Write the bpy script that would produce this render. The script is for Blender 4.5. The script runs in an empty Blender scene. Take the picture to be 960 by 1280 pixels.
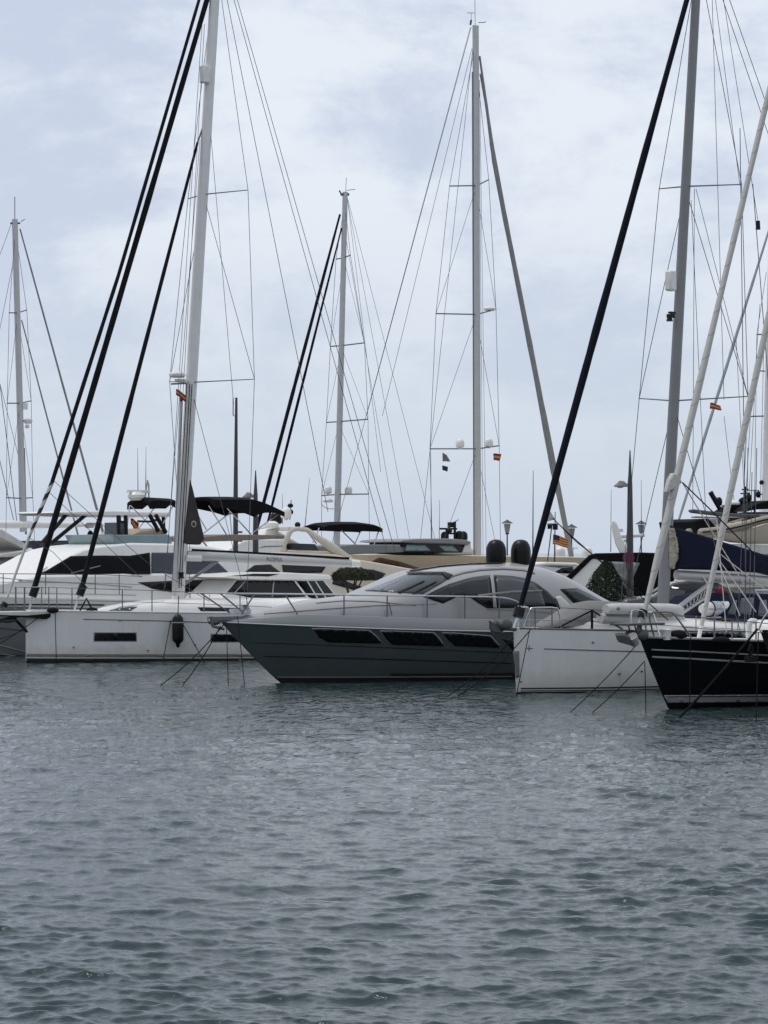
import bpy, bmesh, math, random
import numpy as np
from mathutils import Vector, Matrix
from mathutils.bvhtree import BVHTree

random.seed(7)
rng = np.random.default_rng(11)
SC = bpy.context.scene
COL = SC.collection
F, HY, CX, H = 3600.0, 690.0, 480.0, 3.5      # focal length in photo pixels, horizon row, centre column, eye height
CAM = Vector((0, 0, H))
R = math.radians

# ------------------------------------------------------------------ materials
def mat(name, col, rough=0.5, metal=0.0, var=0.10, scale=3.0, bump=0.0, bscale=40.0, spec=0.5, coat=0.0, streak=0.0, grime=False):
    m = bpy.data.materials.new(name); m.use_nodes = True
    nt = m.node_tree; N = nt.nodes; L = nt.links
    b = N['Principled BSDF']
    b.inputs['Roughness'].default_value = rough
    b.inputs['Metallic'].default_value = metal
    b.inputs['Specular IOR Level'].default_value = spec
    b.inputs['Coat Weight'].default_value = coat
    tc = N.new('ShaderNodeTexCoord')
    no = N.new('ShaderNodeTexNoise'); no.inputs['Scale'].default_value = scale
    no.inputs['Detail'].default_value = 6; no.inputs['Roughness'].default_value = 0.62
    L.new(tc.outputs['Object'], no.inputs['Vector'])
    mr = N.new('ShaderNodeMapRange')
    mr.inputs[1].default_value = 0.3; mr.inputs[2].default_value = 0.7
    mr.inputs[3].default_value = 1 - var; mr.inputs[4].default_value = 1 + var * 0.6
    L.new(no.outputs['Fac'], mr.inputs[0])
    fac = mr.outputs[0]
    if streak > 0:                       # vertical run marks under the deck edge and scuppers
        mp = N.new('ShaderNodeMapping'); mp.inputs['Scale'].default_value = (5, 5, 0.35)
        L.new(tc.outputs['Object'], mp.inputs['Vector'])
        n2 = N.new('ShaderNodeTexNoise'); n2.inputs['Scale'].default_value = 1.6; n2.inputs['Detail'].default_value = 5
        L.new(mp.outputs[0], n2.inputs['Vector'])
        m2 = N.new('ShaderNodeMapRange'); m2.inputs[1].default_value = 0.5; m2.inputs[2].default_value = 0.75
        m2.inputs[3].default_value = 1.0; m2.inputs[4].default_value = 1 - streak
        L.new(n2.outputs['Fac'], m2.inputs[0])
        mu = N.new('ShaderNodeMath'); mu.operation = 'MULTIPLY'
        L.new(fac, mu.inputs[0]); L.new(m2.outputs[0], mu.inputs[1]); fac = mu.outputs[0]
    vm = N.new('ShaderNodeVectorMath'); vm.operation = 'SCALE'
    vm.inputs[0].default_value = col
    L.new(fac, vm.inputs['Scale'])
    out = vm.outputs[0]
    if grime:                            # brownish scum line left by the harbour water, ragged at its top
        sz = N.new('ShaderNodeSeparateXYZ'); L.new(tc.outputs['Object'], sz.inputs[0])
        g1 = N.new('ShaderNodeTexNoise'); g1.inputs['Scale'].default_value = 2.2; g1.inputs['Detail'].default_value = 6; g1.inputs['Roughness'].default_value = .7
        L.new(tc.outputs['Object'], g1.inputs['Vector'])
        g2 = N.new('ShaderNodeMath'); g2.operation = 'MULTIPLY_ADD'; g2.inputs[1].default_value = -.9; g2.inputs[2].default_value = .45
        L.new(g1.outputs['Fac'], g2.inputs[0])
        g3 = N.new('ShaderNodeMath'); g3.operation = 'ADD'; L.new(sz.outputs['Z'], g3.inputs[0]); L.new(g2.outputs[0], g3.inputs[1])
        g4 = N.new('ShaderNodeMapRange'); g4.inputs[1].default_value = .12; g4.inputs[2].default_value = .62; g4.inputs[3].default_value = .34; g4.inputs[4].default_value = 0
        L.new(g3.outputs[0], g4.inputs[0])
        gm = N.new('ShaderNodeMix'); gm.data_type = 'RGBA'; gm.inputs[7].default_value = (.30, .27, .20, 1)
        L.new(g4.outputs[0], gm.inputs[0]); L.new(out, gm.inputs[6]); out = gm.outputs[2]
    L.new(out, b.inputs['Base Color'])
    if bump > 0:
        n3 = N.new('ShaderNodeTexNoise'); n3.inputs['Scale'].default_value = bscale; n3.inputs['Detail'].default_value = 4
        L.new(tc.outputs['Object'], n3.inputs['Vector'])
        bp = N.new('ShaderNodeBump'); bp.inputs['Strength'].default_value = bump; bp.inputs['Distance'].default_value = 0.05
        L.new(n3.outputs['Fac'], bp.inputs['Height']); L.new(bp.outputs[0], b.inputs['Normal'])
    return m

M = dict(
    white=mat('white_gelcoat', (.79, .775, .745), .28, var=.06, scale=1.2, streak=.04),
    hullwhite=mat('white_hull_gelcoat', (.78, .765, .735), .22, var=.06, scale=.8, streak=.06, grime=True),
    deckwhite=mat('deck_white', (.82, .81, .79), .5, var=.08, scale=2),
    offwhite=mat('aged_white', (.62, .61, .57), .45, var=.12, scale=2, streak=.15),
    cream=mat('cream_paint', (.66, .60, .49), .35, var=.08, scale=1, streak=.08),
    tan=mat('tan_paint', (.60, .51, .36), .45, var=.08, scale=1),
    brown=mat('brown_wood', (.10, .05, .03), .4, var=.2, scale=3),
    beige=mat('beige_canvas', (.42, .35, .26), .8, var=.12, scale=3, bump=.2, bscale=8, spec=.12),
    silver=mat('silver_paint', (.34, .335, .335), .34, metal=.25, var=.05, scale=.7, coat=.3),
    darkhull=mat('dark_grey_green_hull', (.074, .088, .088), .13, var=.12, scale=.6, coat=.3),
    blackhull=mat('black_hull', (.005, .005, .007), .16, var=.2, scale=1, coat=.2),
    greypaint_hullshade=mat('grey_paint_and_hull_shade', (.20, .21, .21), .3, var=.1, scale=1, streak=.1),
    bottom=mat('antifouling', (.012, .013, .015), .7, var=.3, scale=3),
    glass=mat('dark_glass', (.006, .007, .009), .06, var=.2, scale=2, spec=.35),
    clearpane=mat('pale_pane', (.05, .06, .066), .10, var=.3, scale=1.2, spec=.5),
    curtain=mat('pale_curtain', (.06, .07, .074), .25, var=.25, scale=1.5),
    foggypane=mat('foggy_clear_vinyl', (.26, .27, .28), .3, var=.6, scale=3),
    sidepane=mat('tinted_side_glass', (.022, .026, .028), .08, var=.5, scale=1.2, spec=.4),
    blueglass=mat('blue_glass', (.022, .030, .045), .06, var=.2, scale=2, spec=.6),
    teal=mat('teal_windscreen', (.20, .28, .30), .15, var=.12, scale=2),
    black=mat('black_canvas', (.007, .007, .008), .85, var=.25, scale=4, bump=.2, bscale=10, spec=.12),
    mesh=mat('black_mesh_cover', (.009, .009, .011), .75, var=.3, scale=1.5, bump=.15, bscale=5, spec=.12),
    greysail=mat('charcoal_canvas', (.060, .055, .055), .85, var=.15, scale=3, bump=.3, bscale=5, spec=.12),
    navy=mat('navy_canvas', (.008, .010, .028), .8, var=.25, scale=2, bump=.35, bscale=3, spec=.12),
    greycover=mat('grey_canvas', (.20, .20, .20), .8, var=.15, scale=2.5, bump=.3, bscale=5, spec=.12),
    sailwhite=mat('rolled_white_sail', (.48, .47, .44), .7, var=.14, scale=4, bump=.3, bscale=9),
    sailgrey=mat('rolled_grey_sail', (.25, .25, .24), .7, var=.14, scale=4),
    foldsail=mat('folded_sailcloth', (.40, .36, .28), .8, var=.5, scale=5, bump=.6, bscale=9),
    alu=mat('anodised_aluminium', (.50, .50, .49), .42, metal=.3, var=.07, scale=2),
    whitemast=mat('white_mast_paint', (.72, .71, .69), .35, var=.06, scale=2, streak=.1),
    darkalu=mat('grey_mast_paint', (.21, .21, .215), .42, metal=.2, var=.08, scale=2),
    steel=mat('stainless_steel', (.55, .55, .56), .25, metal=.9, var=.1, scale=6),
    darksteel=mat('shaded_steel', (.18, .18, .19), .4, metal=.6, var=.1, scale=6),
    wire=mat('rigging_wire', (.09, .09, .10), .5, metal=.3, var=.1, scale=6),
    rope=mat('dark_rope', (.015, .015, .016), .9, var=.3, scale=20, spec=.1),
    paleline=mat('pale_line', (.45, .43, .40), .8, var=.2, scale=10),
    plastic=mat('white_plastic', (.74, .73, .70), .4, var=.06, scale=4),
    blackplastic=mat('black_plastic', (.006, .007, .007), .38, var=.2, scale=5, spec=.22),
    hypalon=mat('pale_hypalon', (.55, .55, .53), .6, var=.1, scale=4),
    ribtan=mat('tan_hypalon', (.33, .29, .23), .6, var=.15, scale=3),
    galv=mat('galvanised', (.10, .10, .095), .6, metal=.3, var=.3, scale=8),
    stripe=mat('grey_stripe', (.20, .19, .16), .5, var=.1),
    palestripe=mat('pale_stripe', (.34, .34, .34), .4, var=.1),
    red=mat('red_cloth', (.32, .02, .025), .7, var=.2, scale=6),
    signred=mat('sign_red', (.16, .012, .03), .5, var=.1), signblue=mat('sign_blue', (.06, .02, .07), .5, var=.1),
    yellow=mat('flag_yellow', (.42, .27, .07), .8, var=.1), flagred=mat('flag_red', (.26, .015, .015), .8, var=.1),
    flagblue=mat('flag_purple', (.018, .01, .03), .8, var=.1), flagblack=mat('flag_black', (.02, .02, .022), .8),
    flaggrey=mat('flag_grey', (.16, .16, .16), .8),
    concrete=mat('concrete', (.30, .29, .27), .85, var=.25, scale=1.5, bump=.3, bscale=10),
    stone=mat('stone_kerb', (.26, .24, .21), .85, var=.3, scale=3, bump=.4, bscale=8),
    pole=mat('dark_pole_paint', (.045, .046, .050), .45, var=.15, scale=3),
    carpaint=mat('dark_car_paint', (.035, .036, .040), .2, var=.1, coat=.5),
    tyre=mat('tyre', (.012, .012, .012), .9), terracotta=mat('terracotta', (.24, .11, .07), .8, var=.2, scale=5),
    lampglass=mat('lamp_glass', (.30, .31, .31), .2),
    bark=mat('bark', (.07, .05, .035), .9, var=.4, scale=12),
    leaf=mat('dark_leaf', (.022, .034, .017), .75, var=.6, scale=5, spec=.15),
    oliveleaf=mat('olive_leaf', (.050, .052, .030), .8, var=.5, scale=6, spec=.15),
    teak=mat('teak', (.19, .155, .125), .6, var=.2, scale=5),
    text=mat('grey_lettering', (.17, .17, .175), .6),
    blueprint=mat('faded_blue_print', (.46, .53, .57), .6, var=.4, scale=12),
)

# ------------------------------------------------------------------ object helpers
def tag(o, label=None, cat=None, group=None, kind=None):
    if label: o['label'] = label
    if cat: o['category'] = cat
    if group: o['group'] = group
    if kind: o['kind'] = kind
    return o

def link(name, verts, faces, m, parent=None, smooth=True, bevel=0.0, mats=None, fmat=None, solid=0.0, autos=40):
    me = bpy.data.meshes.new(name)
    me.from_pydata([tuple(v) for v in verts], [], faces)
    bm = bmesh.new(); bm.from_mesh(me)
    bmesh.ops.recalc_face_normals(bm, faces=bm.faces)
    bm.to_mesh(me); bm.free()
    for mm in (mats or [m]): me.materials.append(mm)
    if fmat is not None: me.polygons.foreach_set('material_index', fmat)
    o = bpy.data.objects.new(name, me); COL.objects.link(o)
    if parent: o.parent = parent
    if smooth:
        me.polygons.foreach_set('use_smooth', [True] * len(me.polygons))
        me.set_sharp_from_angle(angle=R(autos))
    if solid:
        md = o.modifiers.new('solid', 'SOLIDIFY'); md.thickness = solid; md.offset = -1
    if bevel:
        md = o.modifiers.new('bevel', 'BEVEL'); md.width = bevel; md.segments = 2; md.limit_method = 'ANGLE'; md.angle_limit = R(35)
    return o

class MB:
    """collects shapes into one mesh"""
    def __init__(s): s.v = []; s.f = []; s.m = []
    def add(s, v, f, mi=0):
        b = len(s.v); s.v += [tuple(p) for p in v]; s.f += [tuple(b + i for i in q) for q in f]; s.m += [mi] * len(f)
        return s
    def tube(s, pts, r, n=8, asp=1.0, mi=0, caps=True): return s.add(*tube(pts, r, n, asp, caps), mi)
    def box(s, c, d, mi=0, rot=0.0):
        v = []
        for sx in (-1, 1):
            for sy in (-1, 1):
                for sz in (-1, 1):
                    x, y = sx * d[0] / 2, sy * d[1] / 2
                    v.append((c[0] + x * math.cos(rot) - y * math.sin(rot), c[1] + x * math.sin(rot) + y * math.cos(rot), c[2] + sz * d[2] / 2))
        return s.add(v, [(0, 1, 3, 2), (4, 6, 7, 5), (0, 4, 5, 1), (2, 3, 7, 6), (0, 2, 6, 4), (1, 5, 7, 3)], mi)
    def lathe(s, c, prof, n=16, mi=0):
        v, f = [], []
        for r, z in prof:
            for i in range(n):
                a = 2 * math.pi * i / n; v.append((c[0] + r * math.cos(a), c[1] + r * math.sin(a), c[2] + z))
        for k in range(len(prof) - 1):
            for i in range(n):
                j = (i + 1) % n; f.append((k * n + i, k * n + j, (k + 1) * n + j, (k + 1) * n + i))
        f.append(tuple(range(n))[::-1]); f.append(tuple(range((len(prof) - 1) * n, len(prof) * n)))
        return s.add(v, f, mi)
    def ell(s, c, d, n=14, mi=0):
        prof = [(math.cos(a), math.sin(a)) for a in np.linspace(-math.pi / 2 + .08, math.pi / 2 - .08, 9)]
        v, f = [], []
        for r, z in prof:
            for i in range(n):
                a = 2 * math.pi * i / n; v.append((c[0] + d[0] * r * math.cos(a), c[1] + d[1] * r * math.sin(a), c[2] + d[2] * z))
        for k in range(8):
            for i in range(n):
                j = (i + 1) % n; f.append((k * n + i, k * n + j, (k + 1) * n + j, (k + 1) * n + i))
        f.append(tuple(range(n))[::-1]); f.append(tuple(range(8 * n, 9 * n)))
        return s.add(v, f, mi)
    def build(s, name, m, parent=None, smooth=True, bevel=0, mats=None, **k):
        return link(name, s.v, s.f, m, parent, smooth, bevel, mats, s.m if mats else None, **k)

def tube(pts, r, n=8, asp=1.0, caps=True):
    P = [Vector(p) for p in pts]
    rs = r if isinstance(r, (list, tuple)) else [r] * len(P)
    v, f = [], []
    t0 = (P[1] - P[0]).normalized()
    ref = Vector((1, 0, 0)) if abs(t0.x) < 0.8 else Vector((0, 0, 1))
    for i, p in enumerate(P):
        t = (P[min(i + 1, len(P) - 1)] - P[max(i - 1, 0)])
        t = t.normalized() if t.length > 1e-9 else t0
        u = (ref - t * ref.dot(t)); u = u.normalized() if u.length > 1e-4 else t.orthogonal().normalized()
        w = t.cross(u); ref = u
        for k in range(n):
            a = 2 * math.pi * (k + .5) / n
            v.append(p + u * (rs[i] * math.cos(a)) + w * (rs[i] * asp * math.sin(a)))
    for i in range(len(P) - 1):
        for k in range(n):
            j = (k + 1) % n; f.append((i * n + k, i * n + j, (i + 1) * n + j, (i + 1) * n + k))
    if caps:
        f.append(tuple(range(n))[::-1]); f.append(tuple(range((len(P) - 1) * n, len(P) * n)))
    return v, f

def lin(p, q, n): return [Vector(p).lerp(Vector(q), i / (n - 1)) for i in range(n)]

def sag(p, q, s, n=12):
    o = []
    for i in range(n):
        t = i / (n - 1); v = Vector(p).lerp(Vector(q), t); v.z -= s * 4 * t * (1 - t); o.append(v)
    return o

def arc(pts, it=2):
    """rounds a polyline by corner cutting, ends kept"""
    P = [Vector(p) for p in pts]
    for _ in range(it):
        Q = [P[0]]
        for a, b in zip(P, P[1:]): Q += [a.lerp(b, .25), a.lerp(b, .75)]
        Q.append(P[-1]); P = Q
    return P

def rnd2(poly, it=1):
    P = [tuple(p) for p in poly]
    for _ in range(it):
        Q = []
        for i in range(len(P)):
            a, b = P[i], P[(i + 1) % len(P)]
            Q += [(a[0] * .8 + b[0] * .2, a[1] * .8 + b[1] * .2), (a[0] * .2 + b[0] * .8, a[1] * .2 + b[1] * .8)]
        P = Q
    return P

def W(px, py, Y): return Vector(((px - CX) / F * Y, Y, H - (py - HY) / F * Y))

class Frame:
    """a thing with its own local axes: x runs aft from the bow, y away from the quay mouth, z up"""
    def __init__(s, name, label, cat, X, Y, yaw, group=None, z=0.0):
        s.root = bpy.data.objects.new(name, None); COL.objects.link(s.root)
        s.root.empty_display_size = .5
        s.root.location = (X, Y, z); s.root.rotation_euler = (0, 0, R(yaw))
        tag(s.root, label, cat, group)
        s.mw = Matrix.Translation((X, Y, z)) @ Matrix.Rotation(R(yaw), 4, 'Z'); s.inv = s.mw.inverted()
        s.c = s.inv @ CAM; s.bvh = None; s.dk = None; s.half = None
    def ray(s, px, py):
        d = Vector(((px - CX) / F, 1, -(py - HY) / F)); return (s.inv.to_3x3() @ d)
    def pt(s, px, py, y=0.0):
        d = s.ray(px, py); t = (y - s.c.y) / d.y; return s.c + d * t
    def ptw(s, px, py, w, sign=-1):
        y = 0
        p = s.pt(px, py, sign * w(2.0))
        for _ in range(5): p = s.pt(px, py, sign * w(p.z))
        return p
    def hpt(s, px, py, inset=0.06):
        """point above the near deck edge"""
        p = s.pt(px, py, -1)
        for _ in range(8): p = s.pt(px, py, -max(0.02, s.dk(p.x) - inset))
        return p
    def add(s, name, mb, m, parent=None, **k): return mb.build(name, m, parent or s.root, **k)
    def wire(s, name, pts, r=.010, m='wire', parent=None, n=5):
        return MB().tube(pts, r, n).build(name, M[m], parent or s.root)
    def rod(s, name, pts, r=.02, m='steel', parent=None, n=8, asp=1.0):
        return MB().tube(pts, r, n, asp).build(name, M[m], parent or s.root)
    # prism: outline in the photo at the near side, width by height
    def prism(s, name, poly, w, m, parent=None, bevel=.03, smooth=True, y0=None, y1=None, rounds=0):
        if rounds: poly = rnd2(poly, rounds)
        if y0 is None:
            wf = w if callable(w) else (lambda z: w)
            P = [s.ptw(a, b, wf) for a, b in poly]
            near = [(p.x, -wf(p.z), p.z) for p in P]; far = [(p.x, wf(p.z), p.z) for p in P]
        else:
            P = [s.pt(a, b, y0) for a, b in poly]
            near = [(p.x, y0, p.z) for p in P]; far = [(p.x, y1, p.z) for p in P]
        n = len(P)
        f = [tuple(range(n)), tuple(range(2 * n - 1, n - 1, -1))] + [(i, (i + 1) % n, n + (i + 1) % n, n + i) for i in range(n)]
        o = link(name, near + far, f, M[m], parent or s.root, smooth, bevel)
        s.last = (near + far, f)
        return o
    def setbvh(s, *vf):
        V, Fc = [], []
        for v, f in vf:
            b = len(V); V += [Vector(p) for p in v]; Fc += [tuple(b + i for i in q) for q in f]
        s.bvh = BVHTree.FromPolygons(V, Fc)
    def hit(s, px, py):
        d = s.ray(px, py).normalized()
        return s.bvh.ray_cast(s.c, d)
    def decal(s, name, poly, m, parent=None, off=.012, step=6.0, solid=.01, rounds=0):
        """a shaped panel lying on the thing's surface"""
        if rounds: poly = rnd2(poly, rounds)
        bm = bmesh.new()
        vs = [bm.verts.new((a, b, 0)) for a, b in poly]
        bm.faces.new(vs); bmesh.ops.triangulate(bm, faces=bm.faces)
        for _ in range(6):
            el = [e for e in bm.edges if e.calc_length() > step]
            if not el: break
            bmesh.ops.subdivide_edges(bm, edges=el, cuts=1); bmesh.ops.triangulate(bm, faces=bm.faces)
        bm.verts.ensure_lookup_table()
        hits = [s.hit(v.co.x, v.co.y) for v in bm.verts]
        good = [h for h in hits if h[0] is not None]
        if not good: bm.free(); print('decal missed', name, poly[:2]); return None
        ym = sum(h[0].y for h in good) / len(good)
        V = []
        for v, h in zip(bm.verts, hits):
            if h[0] is None: V.append(s.pt(v.co.x, v.co.y, ym))
            else:
                n = h[1] if h[1].dot(s.c - h[0]) > 0 else -h[1]
                V.append(h[0] + n * off)
        Fc = [tuple(v.index for v in f.verts) for f in bm.faces]
        bm.free()
        me = bpy.data.meshes.new(name); me.from_pydata([tuple(v) for v in V], [], Fc)
        b2 = bmesh.new(); b2.from_mesh(me); bmesh.ops.recalc_face_normals(b2, faces=b2.faces)
        if sum((f.normal.dot(s.c - f.calc_center_median())) for f in b2.faces) < 0: bmesh.ops.reverse_faces(b2, faces=b2.faces)
        b2.to_mesh(me); b2.free()
        me.materials.append(M[m]); me.polygons.foreach_set('use_smooth', [True] * len(me.polygons))
        o = bpy.data.objects.new(name, me); COL.objects.link(o); o.parent = parent or s.root
        if solid:
            md = o.modifiers.new('solid', 'SOLIDIFY'); md.thickness = solid; md.offset = -1
        return o
    def line(s, name, pts, wpx, m, **k):
        """a narrow painted or raised strip along a path on the surface"""
        up = [(x, y - wpx / 2) for x, y in pts]; dn = [(x, y + wpx / 2) for x, y in pts]
        return s.decal(name, up + dn[::-1], m, step=8, **k)
    # hull by stations
    def hull(s, L, B, stem, sheer, pd=2.2, pw=1.35, tm=.55, ts=.82, wl=.86, k=.8, draft=.6, m='hullwhite', deck='deckwhite',
             boot=None, name='hull', crown=.06, deckdrop=0.0, bootm='bottom'):
        zs0 = [sheer(0)]
        def D(t): return (1 - (1 - min(t / tm, 1)) ** pd) * (1 - (1 - ts) * max(0, (t - tm) / (1 - tm)) ** 2)
        def Wl(t): return wl * (1 - (1 - min(t / tm, 1)) ** pw) * (1 - (1 - ts) * max(0, (t - tm) / (1 - tm)) ** 2)
        def half(x, z):
            x0 = stem(z); t = max(0.0, min(1.0, (x - x0) / (L - x0)))
            sv = max(0.0, min(1.0, (z + draft) / (sheer(x) + draft)))
            return B / 2 * (Wl(t) + (D(t) - Wl(t)) * sv ** k) * (1 if z > -.1 else max(.1, 1 + (z + .1) * 1.2))
        s.half = half; s.dk = lambda x: half(x, sheer(x)); s.sheer = sheer; s.L = L
        nT, nV = 44, 16
        V, Fc = [], []; fm = []
        for i in range(nT + 1):
            t = (i / nT) ** 1.7
            for j in range(nV + 1):
                # the height rows share the sheer of their own station
                zz = -draft; x = 0
                for _ in range(4):
                    xs = stem(zz); x = xs + t * (L - xs); zz = -draft + (sheer(x) + draft) * (j / nV)
                V.append((x, -half(x, zz), zz))
        n = len(V); V += [(x, -y, z) for x, y, z in V]
        row = nV + 1
        for sd in (0, n):
            for i in range(nT):
                for j in range(nV):
                    a = sd + i * row + j
                    Fc.append((a, a + row, a + row + 1, a + 1))
                    fm.append(1 if (boot and (V[a][2] + V[a + 1][2]) / 2 < boot) else 0)
        for j in range(nV):
            a = nT * row + j; Fc.append((a, n + a, n + a + 1, a + 1)); fm.append(0)
        bm_v = V
        o = link(name, V, Fc, None, s.root, True, 0, [M[m], M[bootm]], fm, autos=50)
        b = bmesh.new(); b.from_mesh(o.data); bmesh.ops.remove_doubles(b, verts=b.verts, dist=1e-4); bmesh.ops.recalc_face_normals(b, faces=b.faces); b.to_mesh(o.data); b.free()
        s.hullmesh = (V, Fc)
        # deck
        dv, df = [], []
        for i in range(nT + 1):
            x, y, z = V[i * row + nV]
            for q in (-1, -.5, 0, .5, 1): dv.append((x, -y * q * .985, z - deckdrop - .012 + crown * (1 - q * q)))
        for i in range(nT):
            for q in range(4): df.append((i * 5 + q, i * 5 + q + 1, (i + 1) * 5 + q + 1, (i + 1) * 5 + q))
        s.deckobj = link('deck', dv, df, M[deck], s.root)
        s.setbvh(s.hullmesh, (dv, df))
        return o
    def coach(s, name, top, zlow, wmax, m, inset=.45, n=3.4, parent=None, seg=50):
        """cabin trunk: top profile as it shows on its near side, plan following the deck edge"""
        P = []
        for a, b in top:
            p = s.pt(a, b, -1.0)
            for _ in range(8): p = s.pt(a, b, -max(.05, min(wmax, s.dk(p.x) - inset)) * .8)
            P.append(p)
        xs = [p.x for p in P]; zs = [p.z for p in P]
        rings = []
        for x in np.linspace(xs[0], xs[-1], seg):
            zt = float(np.interp(x, xs, zs)); w = max(.05, min(wmax, s.dk(x) - inset)); zb = s.sheer(x) - .03; zt = max(zt, zb + .02)
            ring = []
            for k in range(21):
                a = math.pi * k / 20; c, q = math.cos(a), math.sin(a)
                ring.append((x, -w * abs(c) ** (2 / n) * (1 if c > 0 else -1), zb + (zt - zb) * max(0, q) ** (2 / n)))
            rings.append(ring)
        v = loft(rings); s.last = v
        return link(name, v[0], v[1], M[m], parent or s.root, True, autos=40)
    def edge(s, name, x0, x1, r, m, dz=.02, both=True, n=30):
        mb = MB()
        for sg in ((-1, 1) if both else (-1,)):
            mb.tube([(x, sg * (s.dk(x) + .0), s.sheer(x) + dz) for x in np.linspace(x0, x1, n)], r, 6)
        return s.add(name, mb, M[m])

def thing(name, label, cat, mb, m, group=None, **k):
    o = mb.build(name, m, None, **k); return tag(o, label, cat, group)

def at_thing(name, label, cat, loc, yaw=0, group=None):
    fr = Frame(name, label, cat, loc[0], loc[1], yaw, group, loc[2]); return fr

def loft(rings, closed=True, caps=True):
    n = len(rings[0]); V = [p for r in rings for p in r]; Fc = []
    for i in range(len(rings) - 1):
        for k in range(n if closed else n - 1):
            j = (k + 1) % n; Fc.append((i * n + k, i * n + j, (i + 1) * n + j, (i + 1) * n + k))
    if caps:
        Fc.append(tuple(range(n))[::-1]); Fc.append(tuple(range((len(rings) - 1) * n, len(rings) * n)))
    return V, Fc

def flag(name, label, pts, Y, bands, vertical=False, group='flags on the boats', nx=14, ny=9, wave=.05, droop=0.0, yawdepth=.5, canton=None):
    """small waving cloth; pts = hoist top, hoist bottom, fly top, fly bottom in the photo"""
    ht, hb, ft, fb = [Vector((p[0], p[1], 0)) for p in pts]
    V, Fc, fm = [], [], []
    wd = (ft - ht).length / F * Y
    for i in range(nx + 1):
        u = i / nx
        for j in range(ny + 1):
            q = j / ny
            p = ht.lerp(ft, u).lerp(hb.lerp(fb, u), q)
            w = W(p.x, p.y, Y); w.y += wd * yawdepth * u + wave * math.sin(u * 7 + q * 1.3) * u ** .5
            w.z += -droop * u * u + wave * .3 * math.sin(u * 6)
            V.append(w)
    for i in range(nx):
        for j in range(ny):
            a = i * (ny + 1) + j; Fc.append((a, a + ny + 1, a + ny + 2, a + 1))
            q = (j + .5) / ny
            mi = 0
            for e, b in bands:
                mi = b
                if q <= e: break
            if canton is not None and i < nx * .36 and j < ny * .55: mi = canton
            fm.append(mi)
    c = Vector(V[0]); V = [v - c for v in V]
    used = [M['flagred'], M['yellow'], M['flagblue'], M['flagblack'], M['flaggrey']]
    o = link(name, V, Fc, None, None, True, 0, used, fm, solid=.006); o.location = c
    return tag(o, label, 'flag', group)

ES = [(.34, 0), (.67, 1), (1.0, 0)]     # red, yellow, red

# ================================================================== LEFT WHITE SAILING YACHT
def yacht_frame(px, y, yaw, label, cat='sailing yacht', name='sailing_yacht', group=None):
    Y = F * H / (y - HY); return Frame(name, label, cat, (px - CX) / F * Y, Y, yaw, group)

def rigmast(s, base, top, r0, r1, m, asp=.72, n=14, track=True, y=0.0):
    p, q = s.pt(*base, y), s.pt(*top, y)
    o = s.rod('mast', lin(p, q, 8), [r0 + (r1 - r0) * i / 7 for i in range(8)], m, n=n, asp=asp)
    if track:
        pp = [a + Vector((r0 * .98 + (r1 - r0) * i / 7 * .98, 0, 0)) for i, a in enumerate(lin(p, q, 8))]
        s.rod('sail_track', pp, r0 * .10, 'darksteel', parent=o, n=6)
    return o
def spreader(s, mast, root, tips, w, r=.035, m='darksteel'):
    """one level: root on the mast, near tip and far tip as they appear in the photo"""
    a = s.pt(*root, 0)
    out = []
    for tip, sg in tips:
        b = s.pt(*tip, sg * w)
        out.append(b)
        s.rod('spreader', [a, b], [r, r * .7], m, parent=mast, n=8, asp=.6)
    return out
def dome(s, name, p, r, parent=None, m='plastic', base=True):
    mb = MB().lathe(p, [(r * .75, 0), (r, r * .25), (r, r * 1.0), (r * .93, r * 1.45), (r * .7, r * 1.8), (r * .35, r * 2.0), (r * .05, r * 2.05)], 16)
    if base: mb.lathe((p[0], p[1], p[2] - r * .35), [(r * .35, 0), (r * .35, r * .37)], 10)
    return s.add(name, mb, M[m], parent)

SL = yacht_frame(32, 828, 32, 'white sailing yacht with plumb bow, long bowsprit and silver boom at left')
SL.hull(15.5, 4.7, lambda z: 0.0 if z > 0 else -z * 1.2, lambda x: 1.63 - .021 * x + .0004 * x * x, pd=2.0, pw=1.5, tm=.62, ts=.9, wl=.9, boot=.03, k=.6, draft=.5)
s = SL
s.line('boot_stripe', [(33, 825.3), (110, 825.6), (200, 825.6), (300, 825.4), (345, 825)], 5.0, 'bottom')
s.line('waterline_stripe', [(33, 819.0), (110, 819.4), (200, 819.4), (300, 819.2), (345, 819)], 3.6, 'stripe')
s.line('pinstripe', [(104, 774), (200, 776), (275, 778.5)], .9, 'wire')
for poly in ([(118, 791), (170, 791), (170, 801), (118, 801)], [(264, 793), (318, 793), (318, 802), (264, 802)]):
    fr_ = s.decal('hull_window', poly, 'glass', off=.012)
    x0, y0 = poly[0]; x1, y1 = poly[2]
    s.decal('window_frame', [(x0 - 1, y0 - 1), (x1 + 1, y0 - 1), (x1 + 1, y1 + 1), (x0 - 1, y1 + 1)], 'palestripe', parent=fr_, off=.006)
for px, py in ((92, 809), (185, 813), (244, 806), (150, 775.5)): s.decal('hull_fitting', [(px - .9, py - .9), (px + .9, py - .9), (px + .9, py + .9), (px - .9, py + .9)], 'darksteel', off=.03, solid=.03)
s.edge('toe_rail', .15, 15.2, .028, 'white')
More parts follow.
